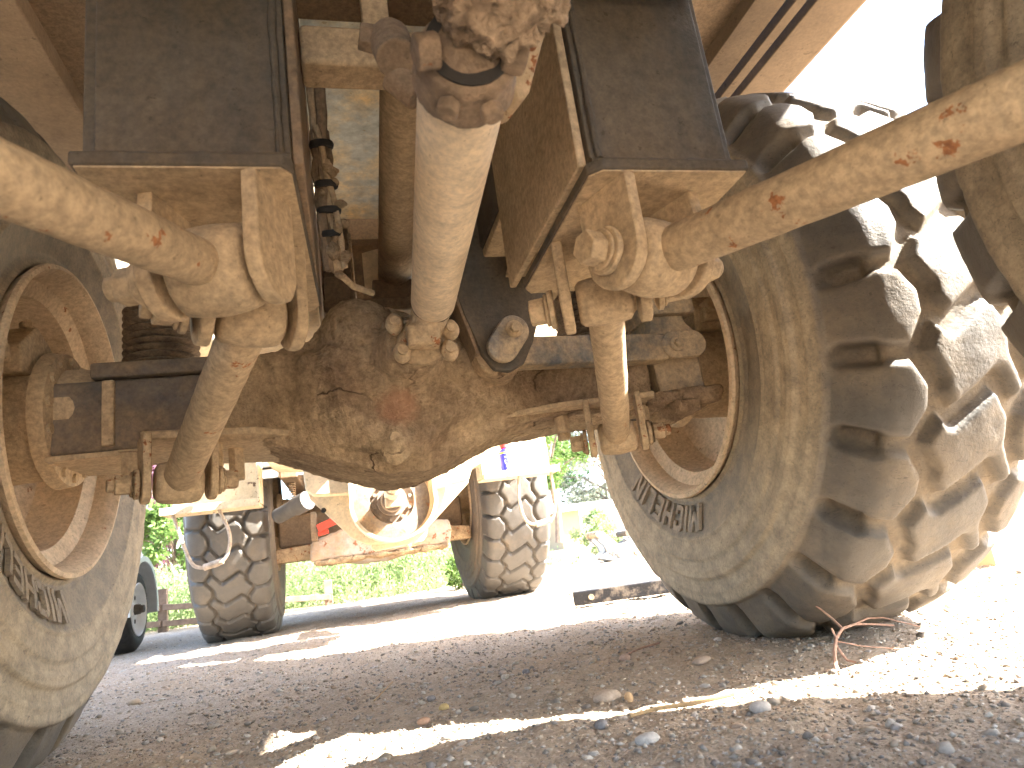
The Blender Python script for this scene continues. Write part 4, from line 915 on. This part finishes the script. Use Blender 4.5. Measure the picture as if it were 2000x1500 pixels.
stone(985, 1338, 0.011, 0.009, 0.008, (0.42, 0.35, 0.30), 'light brown pebble beside the bluish grey one', 13)
stone(420, 1440, 0.016, 0.012, 0.009, (0.40, 0.34, 0.27), 'tan pebble in the shade near the left tyre', 14)

# utility trailer beyond the left tyre
TL = empty('utility_trailer', loc=(-1.57, 3.42, 0.016), label='utility trailer with a white spoked wheel and pale fender behind the left tyre', cat='trailer')
MB().lathe((0.02, 0, 0.262), (-1, 0, 0), [(0.0, 0.172), (-0.004, 0.20), (0.006, 0.235), (0.03, 0.262), (0.10, 0.268), (0.17, 0.262), (0.19, 0.23), (0.19, 0.17)], 56, cap=False).build('tyre', 'blackrub', TL, angle=50)
MB().lathe((0.02, 0, 0.262), (-1, 0, 0), [(-0.002, 0.173), (-0.006, 0.168), (0.006, 0.160), (0.03, 0.155), (0.045, 0.14), (0.045, 0.05), (0.03, 0.045), (0.02, 0.03)], 56, cap=False).build('rim', 'white', TL, angle=30)
for k in range(8):
    a = 2*math.pi*k/8; c0 = V(-0.0235, 0.108*math.cos(a), 0.262+0.108*math.sin(a)); MB().cyl(c0, c0+V(0.0006, 0, 0), 0.016, seg=16).build('rim_hole', 'blackrub', TL)
MB().lathe((-0.02, 0, 0.262), (1, 0, 0), [(0, 0.035), (0.05, 0.032), (0.055, 0.026), (0.075, 0.024)], 20).build('hub', 'steel', TL, angle=30)
fe = []; fo = [];
ar = np.linspace(math.radians(-8), math.radians(188), 26)
fv = []
for r_, x_ in ((0.335, 0.06), (0.335, -0.22), (0.325, -0.22), (0.325, 0.045), (0.30, 0.045), (0.30, 0.06)):
    fv += [(x_, r_*math.cos(a), 0.27+r_*math.sin(a)) for a in ar]
ff = []
for q in range(6):
    for i in range(25): ff.append((q*26+i, q*26+i+1, ((q+1) % 6)*26+i+1, ((q+1) % 6)*26+i))
MB().add(fv, ff).build('fender', 'fender', TL, angle=30)
MB().box((-1.3, -0.4, 0.60), (-0.30, 1.3, 0.72)).build('side_rail', 'fender', TL, bevel=0.01)
MB().box((-1.3, -0.5, 0.40), (-0.24, 1.3, 0.46)).build('deck', 'wood', TL, bevel=0.01)

# low board fence
fc_ = empty('board_fence', loc=(-2.0, 5.6, 0), label='low weathered two board fence in front of the weeds', cat='fence')
for z0, z1, xa in ((0.215, 0.105, 0), (0.065, -0.015, 0)):
    for xs_, xe_ in ((-2.6, 0.05), (0.07, 1.62)):
        zA = z0+(z1-z0)*(xs_)/1.3; zB = z0+(z1-z0)*(xe_)/1.3
        MB().bar((xs_, 0, zA+0.03), (xe_, 0, zB+0.03), 0.03, 0.055).build('board', 'wood', fc_, bevel=0.004)
for x_ in (-2.0, 0.06, 1.60): MB().box((x_-0.04, 0.017, -0.3), (x_+0.04, 0.09, 0.42-0.09*x_)).build('post', 'wood', fc_, bevel=0.005)

# excavator quick coupler lying on the gravel
QC = empty('quick_coupler', loc=(2.95, 6.05, 0.015), label='grey excavator quick coupler lying by the bush on the right', cat='coupler')
M['coup'] = dirty('pale_blue_grey_paint', (0.13, 0.15, 0.175), amt=0.25, rust=0.15, scale=6, dust=(0.2, 0.16, 0.12), rough=0.5, rustcol=(0.08, 0.03, 0.015))
for y_ in (-0.14, 0.10):
    MB().prism([(x, y_, z) for x, z in ((-0.30, 0.06), (-0.10, 0.0), (0.24, 0.0), (0.36, 0.03), (0.30, 0.14), (0.18, 0.24), (0.08, 0.20), (-0.02, 0.19), (-0.18, 0.36), (-0.27, 0.37), (-0.30, 0.29), (-0.20, 0.19), (-0.18, 0.12))], (0, 0.035, 0)).build('side_plate', 'coup', QC, bevel=0.008)
MB().box((-0.20, -0.105, 0.02), (0.26, 0.10, 0.06)).build('cross_plate', 'coup', QC, bevel=0.006)
MB().cyl((-0.26, -0.19, 0.33), (-0.26, 0.18, 0.33), 0.042).build('pin', 'rusty', QC, bevel=0.004)
MB().cyl((0.12, -0.16, 0.30), (0.12, 0.16, 0.30), 0.035).build('pin', 'steel', QC, bevel=0.004)
for x_ in (-0.02, 0.20):
    MB().cyl((x_, -0.141, 0.075), (x_, -0.150, 0.075), 0.035).build('pin_end', 'rusty', QC, bevel=0.003)
MB().cyl((0.20, 0.06, 0.37), (0.34, 0.06, 0.40), 0.055).build('cylinder', 'steel', QC, bevel=0.006)
MB().lathe((0.20, -0.06, 0.26), (0, -1, 0), [(0, 0.028), (0, 0.055), (0.03, 0.055), (0.03, 0.028)], 24, cap=False).build('eye', 'coup', QC)
me = text_mesh('NS', 0.075, 0.0005); o_ = obj('marking', me, 'blackrub', QC); o_.location = (-0.115, -0.1415, 0.085); o_.rotation_euler = (math.pi/2, 0, 0)

# timber lying beyond the far right tyre
MB().box((-0.12, -0.10, 0.0), (1.4, 0.15, 0.20)).build('timber', plain('sawn_pale_timber', (0.50, 0.36, 0.22), 0.85, 0.2, 8), label='pale sawn timber lying beyond the right tyre at the picture edge', cat='timber').location = (2.26, 0.45, 0.02)

# ------------------------------------------------------------------ sheds and vegetation behind
def slab(name, lo, hi, mat, parent, bevel=0.01): return MB().box(lo, hi).build(name, mat, parent, bevel=bevel)
M['shedwall'] = plain('grey_green_corrugated_steel', (0.15, 0.165, 0.13), 0.6, 0.08); M['shedroof'] = plain('pale_roof_steel', (0.62, 0.63, 0.62), 0.5, 0.08)
M['tanwall'] = plain('cream_board_wall', (0.36, 0.27, 0.16), 0.8, 0.08)
SY = 30.0
q0 = at(1112, 990, SY); q1 = at(1190, 935, SY)
SH = empty('steel_shed', loc=(q0.x, SY, 0), label='grey green corrugated shed with a sloping roof behind the right tyre', cat='shed')
W_ = 14.0; sl = (q1.z-q0.z)/(q1.x-q0.x)
nc = 60; pts = []
for i in range(nc*2+1):
    x = W_*i/(nc*2); pts.append((x, (0.05 if i % 2 else 0.0), x*sl+q0.z))
m = MB(); m.add([(x, y, -0.2) for x, y, z in pts]+[(x, y, z) for x, y, z in pts], [(i, i+1, len(pts)+i+1, len(pts)+i) for i in range(len(pts)-1)]); m.build('wall', 'shedwall', SH, smooth=False)
MB().prism([(-0.4, -0.3, q0.z-0.4*sl), (W_, -0.3, q0.z+W_*sl), (W_, 9, q0.z+W_*sl), (-0.4, 9, q0.z-0.4*sl)], (0, 0, 0.18)).build('roof', 'shedroof', SH, bevel=0.02)
LY = 22.0
a_ = at(1090, 995, LY); b_ = at(1200, 985, LY); c_ = at(1128, 990, LY)
LS = empty('lean_to_shed', loc=(a_.x, LY, 0), label='low cream walled shed with a pale flat roof right of the front tyre', cat='shed')
slab('wall', (0, 0, -0.2), (c_.x-a_.x, 4, a_.z-0.12), 'tanwall', LS)
slab('wall', (c_.x-a_.x+0.005, 0.6, -0.2), (7, 4, a_.z-0.12), 'shedroof', LS)
slab('roof', (-0.3, -0.4, a_.z-0.118), (7.2, 4.2, a_.z+0.10), 'shedroof', LS)

def leafmat(name, col, var=0.35, trans=0.35):
    t = NT(name); c = t.mix(t.attr('tint'), tuple(x*(1-var) for x in col), tuple(min(1, x*(1+var)) for x in col))
    t.put(t.b.inputs['Base Color'], c); t.b.inputs['Roughness'].default_value = 0.6; t.b.inputs['Specular IOR Level'].default_value = 0.3
    tr = t.n.new('ShaderNodeBsdfTranslucent'); t.l.new(c, tr.inputs[0]); mx = t.n.new('ShaderNodeMixShader'); mx.inputs[0].default_value = trans
    t.l.new(t.b.outputs[0], mx.inputs[1]); t.l.new(tr.outputs[0], mx.inputs[2]); t.l.new(mx.outputs[0], t.out.inputs[0]); return t.m
M['weed'] = leafmat('weed_green', (0.25, 0.325, 0.145), 0.35, 0.5); M['leafg'] = leafmat('fresh_green_leaf', (0.10, 0.17, 0.04)); M['leafd'] = leafmat('dark_green_leaf', (0.055, 0.11, 0.03))
M['plum'] = leafmat('purple_plum_leaf', (0.11, 0.045, 0.065)); M['silver'] = leafmat('silvery_leaf', (0.20, 0.22, 0.16)); M['bark'] = plain('grey_bark', (0.16, 0.12, 0.09), 0.95, 0.4, 8)
def leaf_mesh(name, C, size, dirs=None, asp=0.45):
    n = len(C); d = rng.normal(size=(n, 3)) if dirs is None else dirs+rng.normal(size=(n, 3))*0.5
    d /= np.linalg.norm(d, axis=1)[:, None]; s = np.cross(d, rng.normal(size=(n, 3))); s /= np.linalg.norm(s, axis=1)[:, None]
    L = size*rng.uniform(0.6, 1.4, n)[:, None]; up = np.cross(s, d)
    v = np.stack([C, C+d*L*0.5+s*L*asp*0.5+up*L*0.06, C+d*L, C+d*L*0.5-s*L*asp*0.5+up*L*0.06], 1).reshape(-1, 3)
    f = np.arange(n*4).reshape(n, 4); return rawmesh(name, v, f, {'tint': np.repeat(rng.random(n), 4)})
def tree(name, loc, h, cr_, n, size, mat, label, trunk_h=0.35, seed=0, group='trees and bushes behind the truck', cat='tree'):
    rs = np.random.default_rng(seed); T = empty(name, loc=loc, label=label, cat=cat, group=group)
    tk = MB(); tk.tube([(0, 0, -0.2), (0.02*h, 0, trunk_h*h*0.5), (0, 0.02*h, trunk_h*h), (0.01*h, 0, h*0.8)], [0.020*h, 0.016*h, 0.012*h, 0.004*h], 9)
    cl = []
    for k in range(26):
        a = rs.uniform(0, 6.28); e = rs.uniform(0, 1); z = h*(trunk_h*0.8+(1-trunk_h*0.8)*e); r_ = cr_*math.sqrt(max(0.05, 1-(2*e-0.9)**2))*rs.uniform(0.35, 1.0)
        c = V(r_*math.cos(a), r_*math.sin(a), z); cl.append((c, cr_*rs.uniform(0.18, 0.42)))
        tk.tube([(0, 0, z*0.6), tuple(c*V(0.5, 0.5, 0.9)), tuple(c)], [0.007*h, 0.005*h, 0.002*h], 5)
    tk.build('trunk', 'bark', T)
    per = n//len(cl); C = []
    for c, r_ in cl:
        q = rs.normal(size=(per, 3)); q /= np.linalg.norm(q, axis=1)[:, None]; C.append(c+q*(r_*rs.random((per, 1))**0.45)*V(1, 1, 0.8))
    obj('crown', leaf_mesh('crown', np.concatenate(C), size), mat, T)
p = at(315, 1050, 17); tree('plum_tree', (p.x-0.2, 17, 0), 3.6, 1.4, 7000, 0.13, 'plum', 'purple leaved plum tree behind the trailer', seed=1)
p = at(330, 1100, 12); tree('young_tree', (p.x+0.1, 12, 0), 2.1, 0.85, 5200, 0.11, 'leafg', 'light green young tree between trailer and left front tyre', seed=2)
p = at(1100, 900, 19); tree('green_tree', (p.x-0.55, 19, 0.5), 6.5, 1.5, 9000, 0.14, 'leafg', 'bright green tree between the right front tyre and the shed', trunk_h=0.28, seed=3)
p = at(1165, 880, 27); tree('silver_tree', (p.x+0.6, 27, 0), 8.0, 3.2, 12000, 0.2, 'silver', 'silvery leaved tree behind the corrugated shed', trunk_h=0.15, seed=4)
p = at(1235, 860, 34); tree('dark_tree', (p.x+1, 40, 0), 11.0, 4.5, 9000, 0.3, 'leafd', 'dark green tree farthest behind the shed roof', trunk_h=0.15, seed=5)
p = at(1165, 1040, 9.5); tree('shrub', (p.x, 9.5, 0), 0.72, 0.42, 4200, 0.05, 'weed', 'green bush behind the quick coupler', trunk_h=0.05, seed=6, cat='bush')
p = at(905, 1150, 4.9); tree('leafy_weed', (p.x, 4.9, 0), 0.32, 0.2, 1100, 0.045, 'leafg', 'dark leafy weed beside the right front tyre', trunk_h=0.05, seed=7, cat='weed')
# tall weeds: stems with narrow leaves
n = 3600
wx = np.concatenate([rng.uniform(-7.0, 2.0, n), rng.uniform(-7.0, 5.0, 1800)]); wy = np.concatenate([5.9+rng.random(n)**1.5*3.0, rng.uniform(9, 15, 1800)])
keep = ~(wx > 1.3+0.17*(wy-5.9)); wx, wy = wx[keep], wy[keep]
clump = fbm(wx*0.9, wy*0.9, 3, 9); hgt_ = (0.25+0.85*clump)*rng.uniform(0.7, 1.2, len(wx))*(0.65+0.35*np.clip((wy-5.9)/1.2, 0, 1))
C = []; D = []
for k in range(26):
    f_ = (k+rng.random(len(wx)))/26; a = rng.uniform(0, 6.28, len(wx)); sp = 0.10*(1-0.5*f_)*rng.random(len(wx))
    C.append(np.stack([wx+sp*np.cos(a)+0.06*f_*np.sin(wx*9), wy+sp*np.sin(a), hgt_*f_], -1)); D.append(np.stack([np.cos(a)*0.8, np.sin(a)*0.8, np.full(len(wx), 0.9)], -1))
obj('weeds', leaf_mesh('weeds', np.concatenate(C), 0.055, np.concatenate(D), 0.28), 'weed', label='tall wispy green weeds growing behind the front axle', cat='weeds', kind='stuff')
# near straggling weeds along the edge
n = 170; wx = rng.uniform(-0.3, 1.6, n); wy = 5.3+rng.random(n)*0.7; wx2 = rng.uniform(2.0, 2.5, 60); wy2 = rng.uniform(6.0, 7.5, 60)
wx = np.concatenate([wx, wx2]); wy = np.concatenate([wy, wy2]); hh_ = rng.uniform(0.05, 0.28, len(wx))
C = np.concatenate([np.stack([wx+rng.normal(0, 0.03, len(wx)), wy+rng.normal(0, 0.03, len(wx)), hh_*(k+0.5)/14], -1) for k in range(14)])
obj('low_weeds', leaf_mesh('low_weeds', C, 0.05, np.tile(np.array((0, 0, 0.6)), (len(C), 1)), 0.3), 'weed', label='low scattered weeds along the edge of the gravel', cat='weeds', kind='stuff')
